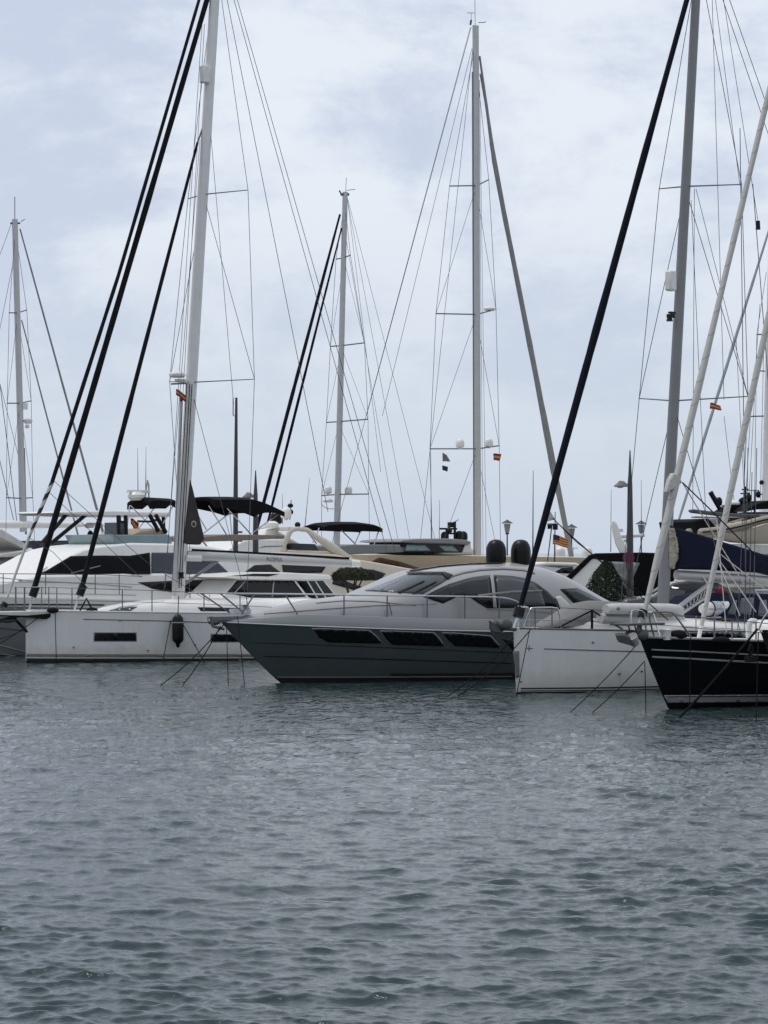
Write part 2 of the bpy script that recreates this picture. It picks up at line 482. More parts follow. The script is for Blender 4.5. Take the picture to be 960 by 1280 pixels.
# bowsprit with bobstay and anchor
s.prism('bowsprit', [(-26, 765), (40, 764), (75, 764), (75, 768), (60, 773.5), (34, 770.5), (-26, 768)], .32, 'offwhite', bevel=.02)
s.prism('bowsprit_fairing', [(-26, 768.3), (34, 769.3), (66, 766.5), (66, 770), (58, 774), (33, 771.5), (-26, 769.5)], .335, 'blackplastic', bevel=.01)
s.rod('bobstay', [s.pt(14, 769), s.pt(34, 790)], .045, 'blackplastic')
anc = MB().tube([s.pt(24, 770), s.pt(6, 774), s.pt(0, 777)], .05, 8)
anc.ell(s.pt(10, 775.5), (.32, .14, .08))
s.add('anchor', anc, M['galv'])
# coachroof, hatch and cabin windows
s.coach('coachroof', [(126, 765), (150, 758.5), (175, 754.5), (205, 751), (270, 748.5), (345, 748), (430, 749)], 0, 1.5, 'white')
v = s.last; s.setbvh(s.hullmesh, v)
s.decal('cabin_window', [(247, 759), (290, 760), (312, 760.5), (312, 764.5), (251, 764)], 'glass')
s.decal('deck_hatch', [(136, 763.5), (150, 759.5), (172, 758.6), (163, 763.6)], 'clearpane', off=.02)
mb = MB().tube([s.pt(150, 760, -.7), s.pt(175, 757, -.7), s.pt(205, 752.5, -.7)], .05, 6)
s.add('handrail', mb, M['steel'])
# pulpit and guard rails, near side
for px, yt, yb in ((20, 733.5, 764), (31, 734, 764), (61, 734, 764), (90, 735, 764.5), (153, 737, 766), (190, 738, 766), (255, 741, 768), (300, 743, 770)):
    a, b = s.hpt(px, yb), s.hpt(px, yt)
    b = Vector((a.x, a.y, b.z)); s.rod('stanchion', [a, b], .018, 'darksteel', n=6)
top = [s.hpt(px, y) for px, y in ((20, 733.5), (31, 734), (61, 734), (90, 735))]
s.rod('pulpit_rail', top, .017, 'steel', n=6)
s.rod('pulpit_rail', [s.hpt(p, y) for p, y in ((31, 749.5), (61, 750), (90, 750.5))], .012, 'steel', n=6)
s.wire('lifeline', [s.hpt(p, y) for p, y in ((90, 735), (153, 737), (190, 738), (255, 741), (300, 743), (340, 746))], .011)
s.wire('lifeline', [s.hpt(p, y) for p, y in ((90, 750.5), (153, 752), (190, 753), (255, 755), (300, 757), (340, 759))], .009)
far = [Vector((p.x, -p.y, p.z)) for p in top]; s.rod('pulpit_rail', far, .017, 'steel', n=6)
for p in far: s.rod('stanchion', [(p.x, p.y, s.sheer(p.x)), p], .018, 'darksteel', n=6)
# mast, spreaders and rigging
mast = rigmast(s, (222.5, 752), (271, -52), .215, .165, 'whitemast')
sp2 = spreader(s, mast, (254, 243), (((310, 237.5), -1), ((235, 248.5), 1)), 1.35)
sp1 = spreader(s, mast, (237, 478), (((318, 474), -1), ((212, 477), 1)), 1.6)
hd = s.pt(270.5, -48)
cp = s.hpt(308, 768); cpf = Vector((cp.x, -cp.y, cp.z))
for a, b, c2, d in ((sp2[0], sp1[0], cp, -1), (sp2[1], sp1[1], cpf, 1)):
    s.wire('shroud', [hd, a, b, c2]); s.wire('diagonal_shroud', [s.pt(255, 246), b]); s.wire('lower_shroud', [s.pt(238, 482), c2 + Vector((.15, 0, 0))])
s.wire('diagonal_shroud', [s.pt(262, 150), s.pt(292, 505, -1.4)], .009)
for a, b in (((291, -20), (494, 690)), ((287, -20), (484, 690)), ((280, -20), (410, 640))): s.wire('backstay', [s.pt(*a), s.pt(*b)], .011)
for dx, ph in ((-9, 1.0), (-4, .7)):
    s.wire('halyard', [s.pt(258 + dx * .6, 30, -.1), s.pt(221 + dx * 1.6, 735, -.3)], .009)
s.wire('halyard', [s.pt(250, 175, -.1), s.pt(205, 740, -1.0)], .009)
for dx in (-2.5, 1.2, 4.0):
    s.wire('halyard', [s.pt(236 + dx, 480, -.24), s.pt(222.5 + dx, 735, -.24)], .014, 'rope')
# furled headsails
def furl(s, pts, rr, m, name='furled_headsail', n=10, wob=.012, seg=40):
    P = [s.pt(*p) if not isinstance(p, Vector) else p for p in pts]
    out, rads = [], []
    for i in range(seg + 1):
        t = i / seg * (len(P) - 1); k = min(int(t), len(P) - 2); out.append(P[k].lerp(P[k + 1], t - k))
        u = i / seg * (len(rr) - 1); k = min(int(u), len(rr) - 2); r = rr[k] + (rr[k + 1] - rr[k]) * (u - k)
        rads.append(r * (1 + random.uniform(-wob, wob) * 6))
    mb = MB().tube(out, rads, n)
    return s.add(name, mb, m if not isinstance(m, str) else M[m])
def bands(name, c1, c2, freq, thick):
    m = mat(name, c1, .8, var=.15)
    nt = m.node_tree; N = nt.nodes; b = N['Principled BSDF']
    tc = N.new('ShaderNodeTexCoord'); mp = N.new('ShaderNodeMapping'); mp.inputs['Rotation'].default_value = (0, R(35), 0)
    wv = N.new('ShaderNodeTexWave'); wv.wave_type = 'BANDS'; wv.bands_direction = 'Z'; wv.inputs['Scale'].default_value = freq
    cr = N.new('ShaderNodeValToRGB'); cr.color_ramp.interpolation = 'CONSTANT'
    cr.color_ramp.elements[0].color = (*c1, 1); cr.color_ramp.elements[1].color = (*c2, 1); cr.color_ramp.elements[1].position = thick
    nt.links.new(tc.outputs['Object'], mp.inputs[0]); nt.links.new(mp.outputs[0], wv.inputs['Vector'])
    nt.links.new(wv.outputs['Fac'], cr.inputs[0]); nt.links.new(cr.outputs[0], b.inputs['Base Color'])
    return m
M['spiral'] = bands('spiral_line_on_black_sail', (.02, .02, .022), (.5, .5, .48), 1.2, .5)
M['darksail'] = mat('dark_sail_cover', (.012, .012, .014), .85, var=.4, scale=4, bump=.3, bscale=7, spec=.12)
M['spiralw'] = bands('spiral_line_on_white_sail', (.47, .46, .43), (.33, .32, .31), .95, .985)
M['navysail'] = mat('navy_sail_cover', (.005, .006, .013), .8, var=.4, scale=3, bump=.3, bscale=6, spec=.12)
st = s.pt(269, -44)
furl(s, [(44, 732), (258.6, 0), (270, -42)], [.095, .105, .10, .095, .085, .08, .078, .072, .062, .045], 'darksail')
o_ = furl(s, [(65, 603), (150, 338), (247, 6), (262, -46)], [.065, .065, .062, .06, .055, .05, .045, .035], 'darksail')
MB().tube(lin(s.pt(65, 603), s.pt(36, 672), 9), [.066, .066, .066, .064, .062, .058, .055, .05, .045], 10).build('spiral_wrap', M['spiral'], o_)
MB().tube(lin(s.pt(36, 672), s.pt(8.5, 748), 5), [.05, .045, .04, .04, .035], 8).build('bare_stay', M['alu'], o_)
furl(s, [(103, 732), (247, 178)], [.085, .088, .08, .068, .055, .045], 'darksail')
s.rod('headstay_fitting', [s.pt(247, 178), s.pt(254, 158)], .03, 'darksteel', n=6)
for (a, b) in (((42.5, 736), (36.5, 763)), ((101.5, 735), (93, 763))):
    s.rod('tack_link', [s.pt(*a), s.pt(*b)], .035, 'alu', n=6)
s.rod('furling_drum', [s.pt(45, 733), s.pt(40.5, 745.5)], .135, 'blackplastic', n=14)
s.rod('furling_drum', [s.pt(104, 732), s.pt(99.5, 744.5)], .135, 'blackplastic', n=14)
s.rod('furling_drum', [s.pt(7, 754), s.pt(4, 759)], .11, 'blackplastic', n=14)
s.wire('headsail_sheet', [s.pt(64, 598), s.pt(128, 656, -.6), s.pt(190, 708, -1.3), s.pt(262, 752, -1.7)], .010)
s.wire('headsail_sheet', [s.pt(59, 613), s.pt(105, 656, .4), s.pt(176, 722, 1.2)], .010)
s.wire('headsail_sheet', [s.pt(36, 672), s.pt(66, 690, -.5), s.pt(110, 735, -1.2)], .010)
# boom, vang, sail cover
boom = s.rod('boom', lin(s.pt(233, 694), s.pt(440, 704.5), 6), [.155, .165, .165, .16, .15, .12], 'alu', n=14, asp=.75)
s.rod('boom_end', [s.pt(438, 704.4), s.pt(449, 704.8)], [.14, .11], 'plastic', parent=boom, n=10)
s.rod('sail_track', [s.pt(240, 687.5), s.pt(340, 692.5), s.pt(436, 698)], .045, 'black', parent=boom, n=6)
s.rod('fairing', [s.pt(233, 697.5, -.2), s.pt(251, 698, -.2)], .11, 'plastic', parent=boom, n=10)
cu = bpy.data.curves.new('lettering', 'FONT'); cu.body = 'ROMA'; cu.size = 1; cu.extrude = 0
tmp = bpy.data.objects.new('tmp', cu); COL.objects.link(tmp)
dg = bpy.context.evaluated_depsgraph_get(); te = bpy.data.meshes.new_from_object(tmp.evaluated_get(dg)); bpy.data.objects.remove(tmp)
wmax = max(v.co.x for v in te.vertices)
for v in te.vertices:
    v.co = s.pt(333 + v.co.x / wmax * 20.5, 701.4 - v.co.y / .72 * 5.6 + v.co.x / wmax * 1.0, -.135)
te.materials.append(M['text'])
to = bpy.data.objects.new('lettering', te); COL.objects.link(to); to.parent = boom
s.rod('boom_vang', [s.pt(224, 735), s.pt(283, 693)], [.045, .06], 'darkalu', n=8)
s.prism('mainsail_cover', [(238, 597), (242, 612), (249, 642), (256.5, 674), (251, 681), (228, 680), (233, 640)], .16, 'greysail', bevel=.05)
v = s.last; s.setbvh(v)
ring = [(242 + 3.2 * math.cos(a), 655 + 4.2 * math.sin(a)) for a in np.linspace(0, 6.28, 14)[:-1]]
ring2 = [(242 + 2.0 * math.cos(a), 655 + 2.8 * math.sin(a)) for a in np.linspace(0, 6.28, 14)[:-1]]
em = s.decal('emblem', ring, 'paleline', off=.012, step=3); s.decal('emblem_centre', ring2, 'greysail', parent=em, off=.02, step=3)
# fittings on the mast
c = s.pt(256, 93, -.15); bx = MB().box(c, (.30, .26, .58)); s.add('radar_reflector', bx, M['plastic'], mast, bevel=.05)
c = s.pt(221.5, 470, -.1); s.add('radar_scanner', MB().lathe(c, [(.2, -.05), (.27, 0), (.27, .07), (.2, .13), (.05, .15)], 16).box((c[0] + .18, c[1], c[2] - .14), (.5, .1, .08)), M['plastic'], mast)
s.rod('radar_bracket', [s.pt(214, 480), s.pt(236, 479)], .03, 'darksteel', parent=mast)
pole = s.rod('spinnaker_pole', [s.pt(226.5, 502, -.1), s.pt(217.5, 745, -.3)], [.055, .075], 'alu', n=10)
s.rod('pole_end', [s.pt(226.8, 496, -.1), s.pt(226.5, 503, -.1)], .05, 'blackplastic', parent=pole)
w_ = MB().lathe(s.pt(226.5, 719, -.28), [(.12, -.1), (.08, -.04), (.08, .05), (.12, .1)], 12); s.add('mast_winch', w_, M['blackplastic'], mast)
for a, b in (((200, 752, -1.3), (215, 735, -1.3)), ((186, 751, -1.5), (189, 738, -1.5))): pass
deckgear = MB()
for px in (66, 115): s.add('coiled_rope', MB().ell(s.pt(px, 763, -.6), (.2, .14, .10)), M['rope'])
hat = MB().tube([s.pt(100, 763, -.9), s.pt(104, 756, -.9), s.pt(108, 748, -.9), s.pt(112, 756, -.9), s.pt(116, 763, -.9)], .03, 6); s.add('anchor_windlass', hat, M['blackplastic'])

flag('spanish_flag', 'small furled-looking Spanish flag hung beside the leftmost near mast, under its radar', [(220, 486), (220, 494), (232, 492), (231, 500)], 93.5, ES, wave=.04, droop=.05)

# fender on the hull
SL.setbvh(SL.hullmesh)
h_ = SL.hit(218, 786); hp = SL.mw @ h_[0]; nn = (SL.mw.to_3x3() @ Vector((0, -1, 0)))
fp = hp + nn * .24
FN = at_thing('fender', 'long black fender hanging on the side of the white left sailing yacht', 'fender', (fp.x, fp.y, fp.z))
FN.add('body', MB().lathe((0, 0, 0), [(.05, .47), (.10, .44), (.17, .34), (.185, .2), (.185, -.3), (.17, -.38), (.09, -.46), (.05, -.5)], 16), M['blackplastic'])
FN.add('end_eye', MB().lathe((0, 0, 0), [(.08, -.5), (.05, -.56), (.02, -.6)], 10), M['rope'])
FN.add('band', MB().lathe((0, 0, 0), [(.188, .19), (.19, .2), (.19, .215), (.188, .225)], 16), M['palestripe'])
FN.add('lanyard', MB().tube([(0, 0, .46), (.01, .05, .8), (.02, .1, 1.05)], .016, 6), M['rope'])

# ================================================================== SILVER MOTOR YACHT
MY = yacht_frame(350, 853, 33, 'silver motor yacht with dark green hull and two black domes', 'motor yacht', 'motor_yacht')
s = MY
def my_stem(z):
    z = max(-.4, min(2.2, z)); return -1.82 * (z / 1.63) ** .92 if z > 0 else -z * 1.0
def my_sheer(x): x = max(-2, x); return 1.63 - .058 * (x + 1.8) * max(0, 1 - (x + 1.8) / 26)
s.hull(15.2, 4.7, my_stem, my_sheer, pd=2.3, pw=1.5, tm=.62, ts=.93, wl=.84, m='darkhull', deck='silver', boot=.16, k=.85, draft=.5, crown=.10)
# silver bulwark on top of the dark hull
rings = []
for i in range(41):
    x = -1.80 + 16.9 * (i / 40) ** 1.3
    d = s.dk(x); z = s.sheer(x); hh = .05 + .27 * min(1, (x + 1.8) / 2.2)
    ring = [(x, -(d + .012), z - .015), (x, -(d + .03), z + .05), (x, -(d * .985), z + hh), (x, -max(0, d - .10), z + hh + .015), (x, -max(0, d - .13), z)]
    rings.append(ring)
V1, F1 = loft(rings, closed=False, caps=False); rings2 = [[(x, -y, z) for x, y, z in r] for r in rings]; V2, F2 = loft(rings2, closed=False, caps=False)
mb = MB().add(V1, F1).add(V2, F2); s.add('bulwark', mb, M['silver'])
mb = MB()
for sg in (-1, 1): mb.tube([(x, sg * (s.dk(x) + .02), s.sheer(x) + .01) for x in np.linspace(-1.79, 15, 44)], .022, 6)
s.add('rubbing_strake', mb, M['steel'])
# superstructure: sections along the boat
def prof(tab):
    xs = [a for a, _ in tab]; ys = [b for _, b in tab]; return lambda x: float(np.interp(x, xs, ys))
def X(px, y=-1.7): return s.pt(px, 745, y).x
ctr = [(300, 770.5), (320, 766), (350, 758), (384, 750.5), (420, 746.5), (448, 743.5), (457, 739), (480, 729.5), (505, 718.2), (518, 713), (550, 708.0), (590, 704.2), (630, 703), (672, 704.8), (690, 707.5), (706, 712.5), (720, 719), (735, 728.5), (750, 738), (765, 747), (785, 755)]
tabz = [(q.x, q.z) for q in (s.pt(a, b, -1.35 if a > 660 else 0) for a, b in ctr)]
zt = prof(tabz)
xa, xb = tabz[0][0], tabz[-1][0]
wtab = [(xa, .10), (xa + 1, .58), (xa + 2.4, 1.05), (xa + 4, 1.48), (xa + 5.5, 1.78), (xa + 8, 1.92), (xb - 2, 1.86), (xb, 1.75)]
wt = prof(wtab)
ntab = [(xa, 2.2), (xa + 3.0, 3.4), (xa + 4.6, 3.4), (xa + 6, 3.2), (xb, 3.1)]
nf = prof(ntab)
rings = []
for i in range(71):
    x = xa + (xb - xa) * i / 70
    zb = s.sheer(x) + .02; top = max(zt(x), zb + .03); w = wt(x); ex = nf(x)
    ring = []
    for k in range(25):
        a = math.pi * k / 24; cc, ss = math.cos(a), math.sin(a)
        ring.append((x, -w * (abs(cc) ** (2 / ex)) * (1 if cc > 0 else -1), zb + (top - zb) * (max(0, ss) ** (2 / ex))))
    rings.append(ring)
cab = loft(rings, closed=True)
sup = link('superstructure', cab[0], cab[1], M['silver'], s.root, True, autos=35)
s.setbvh(cab)
ws = s.decal('windshield', [(456, 738.5), (470, 733.5), (512, 717.5), (556, 718), (563, 720.5), (557, 726), (529, 742.5), (500, 741)], 'clearpane', off=.02, step=5)
s.decal('windshield_brow', [(508, 715.8), (556, 716), (566, 719.5), (560, 725), (556, 723), (558, 720.2), (553, 718.6), (511, 718.2)], 'blackplastic', parent=ws, off=.035, step=4)
for a in ([(497, 741), (530, 727), (531, 728), (500, 742)], [(515, 742), (545, 727.5), (546, 728.5), (518, 743)]): s.decal('wiper', a, 'blackplastic', parent=ws, off=.04, step=4)
sw = s.decal('side_window', [(529, 746), (545, 737.5), (562, 730), (578, 725), (592, 721.5), (606, 719.6), (620, 719), (640, 720.2), (656, 723), (670, 729), (684, 739), (694, 749), (702, 762), (680, 760.5), (642, 760), (609, 760.5), (598, 754), (588, 747), (570, 746.5), (554, 754.5), (543, 751)], 'glass', off=.015, step=5)
s.decal('glass_pane', [(535, 746), (560, 733), (577, 728), (590, 724.5), (611, 722), (612, 744), (590, 746), (570, 745), (554, 752.5)], 'sidepane', parent=sw, off=.03, step=5)
s.decal('glass_pane', [(620, 722), (640, 722.6), (655, 725.5), (668, 731), (676, 740), (681, 757), (645, 757), (622, 757)], 'curtain', parent=sw, off=.03, step=5)
s.decal('window_pillar', [(612.5, 719.5), (616, 719.5), (620, 760), (616, 760)], 'silver', parent=sw, off=.045, step=5)
s.decal('handrail_reflection' if False else 'painted_reflection', [(596, 744), (640, 739), (676, 738), (677, 740), (640, 741.5), (598, 746.5)], 'stripe', parent=sw, off=.045, step=6)  # reflection of a handrail, painted on the glass as a grey strip
aw = s.decal('aft_window', [(700, 736.5), (721, 735.5), (736, 742.5), (757, 754), (728, 763), (716, 753)], 'glass', off=.02, step=5)
s.decal('glass_pane', [(705, 738.5), (721, 738), (735, 744.5), (750, 753.5), (728, 760), (718, 751)], 'sidepane', parent=aw, off=.035, step=5)
s.decal('cockpit_opening', [(694, 746), (700, 745), (713, 757), (715, 770), (703, 770), (699, 758)], 'offwhite', off=.02, step=4)
s.decal('roof_vent', [(677, 707), (690, 706.5), (712, 714), (697, 716)], 'stripe', off=.02, step=4)
s.line('roof_seam', [(560, 722), (580, 716), (600, 712.5), (630, 711), (655, 713), (668, 717)], 2.0, 'darkalu', off=.02)
s.line('sliding_roof_edge', [(512, 714.3), (550, 708.2), (590, 705), (628, 704)], 1.6, 'blackplastic', off=.03)
s.line('coaming_seam', [(330, 767.5), (400, 762), (470, 757), (545, 755)], .8, 'darkalu', off=.015)
s.line('cabin_seam', [(395, 754), (430, 751), (470, 752), (520, 757)], .8, 'darkalu', off=.015)
s.line('cabin_seam', [(609, 762), (660, 763.5), (710, 768)], .9, 'darkalu', off=.015)
# hull side
s.setbvh(s.hullmesh)
for q in ([(391, 786), (404, 786), (461, 788), (470, 795), (477, 803.5), (470, 804), (410, 802.5), (398, 796)], [(476, 789), (490, 789), (542, 791), (549, 798), (555, 807), (548, 807.5), (490, 805.5), (482, 798)], [(553, 791), (570, 791.5), (613, 795), (620, 802), (626, 809), (618, 809.5), (568, 807), (559, 799)]):
    a = s.decal('hull_window', q, 'glass', off=.02, step=5)
    cx_, cy_ = sum(p[0] for p in q) / len(q), sum(p[1] for p in q) / len(q)
    s.decal('window_frame', [(cx_ + (x - cx_) * 1.035, cy_ + (y - cy_) * 1.12) for x, y in q], 'silver', parent=a, off=.008, step=6)
s.line('hull_knuckle', [(330, 820), (420, 822), (520, 825), (640, 829)], 1.1, 'blackhull', off=.012)
s.line('hull_knuckle', [(312, 803), (360, 804.5), (400, 806), (520, 811), (640, 816)], .8, 'blackhull', off=.010)
s.line('boot_line', [(346, 846.5), (420, 846.5), (520, 846), (640, 845.5)], 1.3, 'stripe', off=.014)
s.decal('black_side_panel', [(627, 797), (640, 800), (652, 806), (652, 822), (640, 812)], 'blackhull', off=.012)
# rails
def rpt(px, y): return s.hpt(px, y, .12)
rail = [rpt(p, y) for p, y in ((249, 741), (262, 741.3), (300, 742), (380, 743), (484, 744.5), (560, 745.3), (622, 746.2), (640, 749), (655, 757))]
rr = [rail[0]] + arc(rail[1:], 1)
s.rod('guard_rail', rr, .022, 'steel', n=8)
tipx = my_stem(1.6)
for px, yb in ((430, 768), (484, 771), (534, 774), (581, 776), (624, 779)):
    a = s.hpt(px, yb, .10); b = s.hpt(px, 744.8, .12); s.rod('stanchion', [Vector((b.x, b.y, s.sheer(b.x) + .2)), b], .02, 'darksteel', n=6)
s.rod('stanchion', [rpt(486, 753), s.hpt(490, 769, .12)], .016, 'darksteel', n=6)
for a, b in (((356, 742.5), (372, 768)), ((275, 741.5), (302, 764)), ((250, 741), (287, 766)), ((318, 743), (302, 768))):
    A = rpt(*a); Bp = s.hpt(b[0], b[1], .10); s.rod('stanchion', [A, Bp], .02, 'darksteel', n=6)
farr = [Vector((p.x, -p.y, p.z)) for p in rr]; s.rod('guard_rail', farr, .022, 'steel', n=8)
s.rod('guard_rail', arc([rr[0], rr[0] + Vector((-.3, .0, 0)), farr[0] + Vector((-.3, 0, 0)), farr[0]], 2), .022, 'steel', n=8)
# bow roller and anchor
c = s.pt(271, 774); mb = MB().box((c.x + .25, 0, c.z + .02), (.95, .26, .10)); mb.ell((c.x - .08, 0, c.z - .06), (.2, .12, .10)); mb.tube([(c.x - .25, -.12, c.z + .08), (c.x - .2, -.12, c.z - .18), (c.x + .2, -.02, c.z - .26)], .04, 6)
s.add('anchor', mb, M['darksteel'])
mb = MB().box(s.pt(300, 764, 0), (.5, .3, .12)).lathe(s.pt(306, 762.5, -.1), [(.1, -.05), (.09, .1), (.11, .14)], 12); s.add('windlass', mb, M['steel'])
for px in (620, 651):
    c = s.pt(px, 701, 0); r = .285
    d_ = MB().lathe((c.x, (-.55 if px < 640 else .55) * 0, c.z), [(r * .9, -.12), (r, .02), (r, .27), (r * .97, .36), (r * .86, .46), (r * .66, .545), (r * .38, .59), (r * .06, .605)], 24)
    s.add('satellite_dome', d_, M['blackplastic'])
s.rod('whip_antenna', [s.pt(666, 704), s.pt(666.5, 588)], [.022, .008], 'wire', n=6)
s.prism('aft_fender_board', [(690, 762), (714, 760), (722, 772), (690, 774)], 1.6, 'silver')

# ================================================================== RIGHT WHITE SAILING YACHT
SW = yacht_frame(645, 867, 45, 'white sailing yacht with navy sail cover and black rolled headsail')
s = SW
s.hull(14.2, 4.4, lambda z: -.10 * max(0, z) / 1.6 if z > 0 else -z * 1.2, lambda x: 1.60 - .034 * x + .0012 * x * x, pd=2.1, pw=1.5, tm=.6, ts=.88, wl=.88, boot=.02, k=.65, draft=.5)
s.line('waterline_stripe', [(651, 860.5), (700, 860.2), (760, 859.5), (830, 858)], 1.5, 'bottom')
s.line('waterline_stripe', [(651, 863.6), (700, 863.2), (760, 862.5), (830, 861)], .9, 'bottom')
s.line('boot_stripe', [(646, 866), (700, 865.6), (760, 864.8), (830, 863.3)], 2.2, 'bottom', off=.014)
s.line('pinstripe', [(680, 811), (740, 812.8), (825, 815)], 1.0, 'wire')
s.line('bow_mark', [(657, 810.2), (666, 810.4)], .7, 'wire'); s.decal('bow_mark', [(660.9, 806.5), (661.6, 806.5), (661.6, 814), (660.9, 814)], 'wire')
s.decal('stem_guard', [(642.5, 814), (648.5, 813.5), (649, 846), (644.5, 847)], 'greycover', off=.03, solid=.03)
s.decal('drain', [(650, 851), (652, 851), (652, 853), (650, 853)], 'stripe')
for px, py in ((741, 803), (774, 842), (802, 839)): s.decal('hull_fitting', [(px - 1, py - 1), (px + 1, py - 1), (px + 1, py + 1), (px - 1, py + 1)], 'darksteel', off=.03, solid=.03)
s.edge('toe_rail', .05, 14, .025, 'darksteel')
s.coach('coachroof', [(706, 788), (716, 779), (730, 773.5), (745, 771.5), (760, 771), (830, 772), (900, 773.5), (990, 776)], 0, 1.4, 'white', inset=.40)
s.setbvh(s.last, s.hullmesh)
s.decal('cabin_window', [(834, 789), (880, 788), (932, 789), (950, 792), (948, 800), (880, 800.5), (838, 800)], 'glass')
for px in (760, 800): s.line('handrail', [(px - 20, 775.5), (px + 14, 775.7)], 1.2, 'steel', off=.05)
# pulpit, near side and far side
pp = [s.hpt(p, y) for p, y in ((655, 783), (658, 772), (663, 760.5), (668, 759.5), (696, 759.2), (699, 764), (702, 790))]
s.rod('pulpit_rail', arc(pp, 1), .02, 'steel', n=8)
s.rod('pulpit_rail', [s.hpt(658, 775), s.hpt(700.5, 775.5)], .013, 'steel', n=6)
for px in (669, 690):
    b = s.hpt(px, 759.4); s.rod('stanchion', [Vector((b.x, b.y, s.sheer(b.x))), b], .017, 'darksteel', n=6)
pf = [Vector((p.x, -p.y, p.z)) for p in arc(pp, 1)]; s.rod('pulpit_rail', pf, .02, 'steel', n=8)
post = s.hpt(740, 763); s.rod('stanchion', [Vector((post.x, post.y, s.sheer(post.x))), post], .035, 'blackplastic', n=8)
for q, r_ in (((699, 784), .022), ((785, 791), .022)): s.wire('jackline', [post, s.hpt(*q)], r_, 'rope')
s.wire('lifeline', [s.hpt(p, y) for p, y in ((698, 759.5), (740, 762), (800, 766), (870, 770), (950, 776))], .009)
s.wire('lifeline', [s.hpt(p, y) for p, y in ((701, 775), (740, 777), (800, 780), (870, 784), (950, 788))], .008)
for px, y in ((800, 766), (870, 770), (950, 776)):
    b = s.hpt(px, y); s.rod('stanchion', [Vector((b.x, b.y, s.sheer(b.x))), b], .016, 'steel', n=6)
# mast and rig
mast = rigmast(s, (828.5, 758), (873, -58), .185, .135, 'darkalu')
u2 = spreader(s, mast, (856.5, 233), (((927, 230.5), -1), ((824, 236), 1)), 1.15)
u1 = spreader(s, mast, (842, 501), (((935, 495.5), -1), ((799, 498), 1)), 1.5)
hd = s.pt(873, -52)
cn = s.hpt(922, 790); cf = Vector((cn.x, -cn.y, cn.z))
for a, b, c2 in ((u2[0], u1[0], cn), (u2[1], u1[1], cf)):
    s.wire('shroud', [hd, a, b, c2]); s.wire('diagonal_shroud', [s.pt(857, 236), b]); s.wire('lower_shroud', [s.pt(842, 505), c2 + Vector((.12, 0, 0))])
for a, b in (((890, -10), (905, 500)), ((893, -10), (925, 232)), ((903, -10), (948, 280)), ((864, 250), (882, 640)), ((868, 236), (866, 640)), ((870, 236), (935, 495))):
    s.wire('halyard', [s.pt(*a, -.5), s.pt(*b, -.5)], .008)
for a, b in (((897, -20), (1160, 760)), ((905, -20), (1180, 760))): s.wire('backstay', [s.pt(*a), s.pt(*b)], .010)
furl(s, [(651, 757), (755, 377), (858.5, 0), (872, -50)], [.065, .095, .102, .10, .092, .08, .07, .062, .055, .04], 'navysail')
s.rod('furling_drum', [s.pt(650, 760), s.pt(647.5, 771)], .14, 'blackplastic', n=14)
s.rod('tack_link', [s.pt(649.5, 757), s.pt(651, 762)], .05, 'steel', n=8)
s.rod('tack_link', [s.pt(647, 771), s.pt(641.5, 787)], .035, 'steel', n=8)
s.prism('clew_patch', [(683, 634), (688, 639), (694.5, 649), (684, 652), (678, 654)], .03, 'sailwhite', bevel=.01)
cl = s.pt(691, 648, -.05)
s.wire('headsail_sheet', [cl, s.pt(712, 668, -.8), s.pt(745, 697, -1.4), s.pt(835, 775, -1.6)], .014, 'rope')
s.wire('headsail_sheet', [cl, s.pt(720, 677, .4), s.pt(752, 702, 1.2), s.pt(850, 780, 1.6)], .012, 'rope')
boom = s.rod('boom', lin(s.pt(845, 718.5), s.pt(1030, 731), 5), [.13, .135, .135, .13, .11], 'alu', n=12, asp=.7)
s.rod('reefing_line', [s.pt(850, 724.5, -.1), s.pt(1020, 737, -.1)], .02, 'paleline', parent=boom, n=6)
s.prism('sail_cover', [(837, 655), (846, 659), (870, 666), (905, 677), (935, 686), (960, 694), (1030, 717), (1030, 734), (960, 716), (900, 712.5), (846, 711.5), (851, 700), (850, 685), (843, 668)], lambda z: max(.06, .26 - .11 * abs(z - 3.2)), 'navy', bevel=.06)
fold = MB()
for k in range(16):
    y = 663 + k * 2.95; wd = 4 + 5 * math.sin(k / 15 * math.pi)
    a = s.pt(835.5, y, -.1); b = s.pt(838 + wd, y + 1 + random.uniform(-1, 1), -.14); fold.tube([a, (a + b) / 2 + Vector((0, -.05, .02)), b, b + Vector((0, .2, 0))], random.uniform(.04, .062), 7)
s.add('folded_mainsail', fold, M['foldsail'])
c = s.pt(838.5, 351, -.1); s.add('radar_reflector', MB().box(c, (.26, .22, .54)), M['plastic'], mast, bevel=.05)
c = s.pt(838.5, 395, -.15); s.add('deck_light', MB().box(c, (.16, .16, .10)).box((c[0] + .05, c[1], c[2] + .09), (.2, .1, .05)).lathe((c[0] - .05, c[1], c[2] - .14), [(.09, 0), (.07, .08)], 8), M['blackplastic'], mast)
# sprayhood
s.prism('sprayhood', [(904, 770), (918, 746), (935, 741.5), (985, 743), (990, 776), (906, 774)], lambda z: 1.2 - .35 * (z - 1.8), 'navy', bevel=.08)
s.setbvh(s.last)
s.decal('sprayhood_window', [(923, 767), (926, 748), (942, 747), (938, 769)], 'clearpane'); s.decal('sprayhood_window', [(947, 770), (950, 750), (958, 750), (960, 771)], 'curtain')
s.decal('sprayhood_window', [(909, 768), (917, 751), (921, 750), (919, 768)], 'curtain')
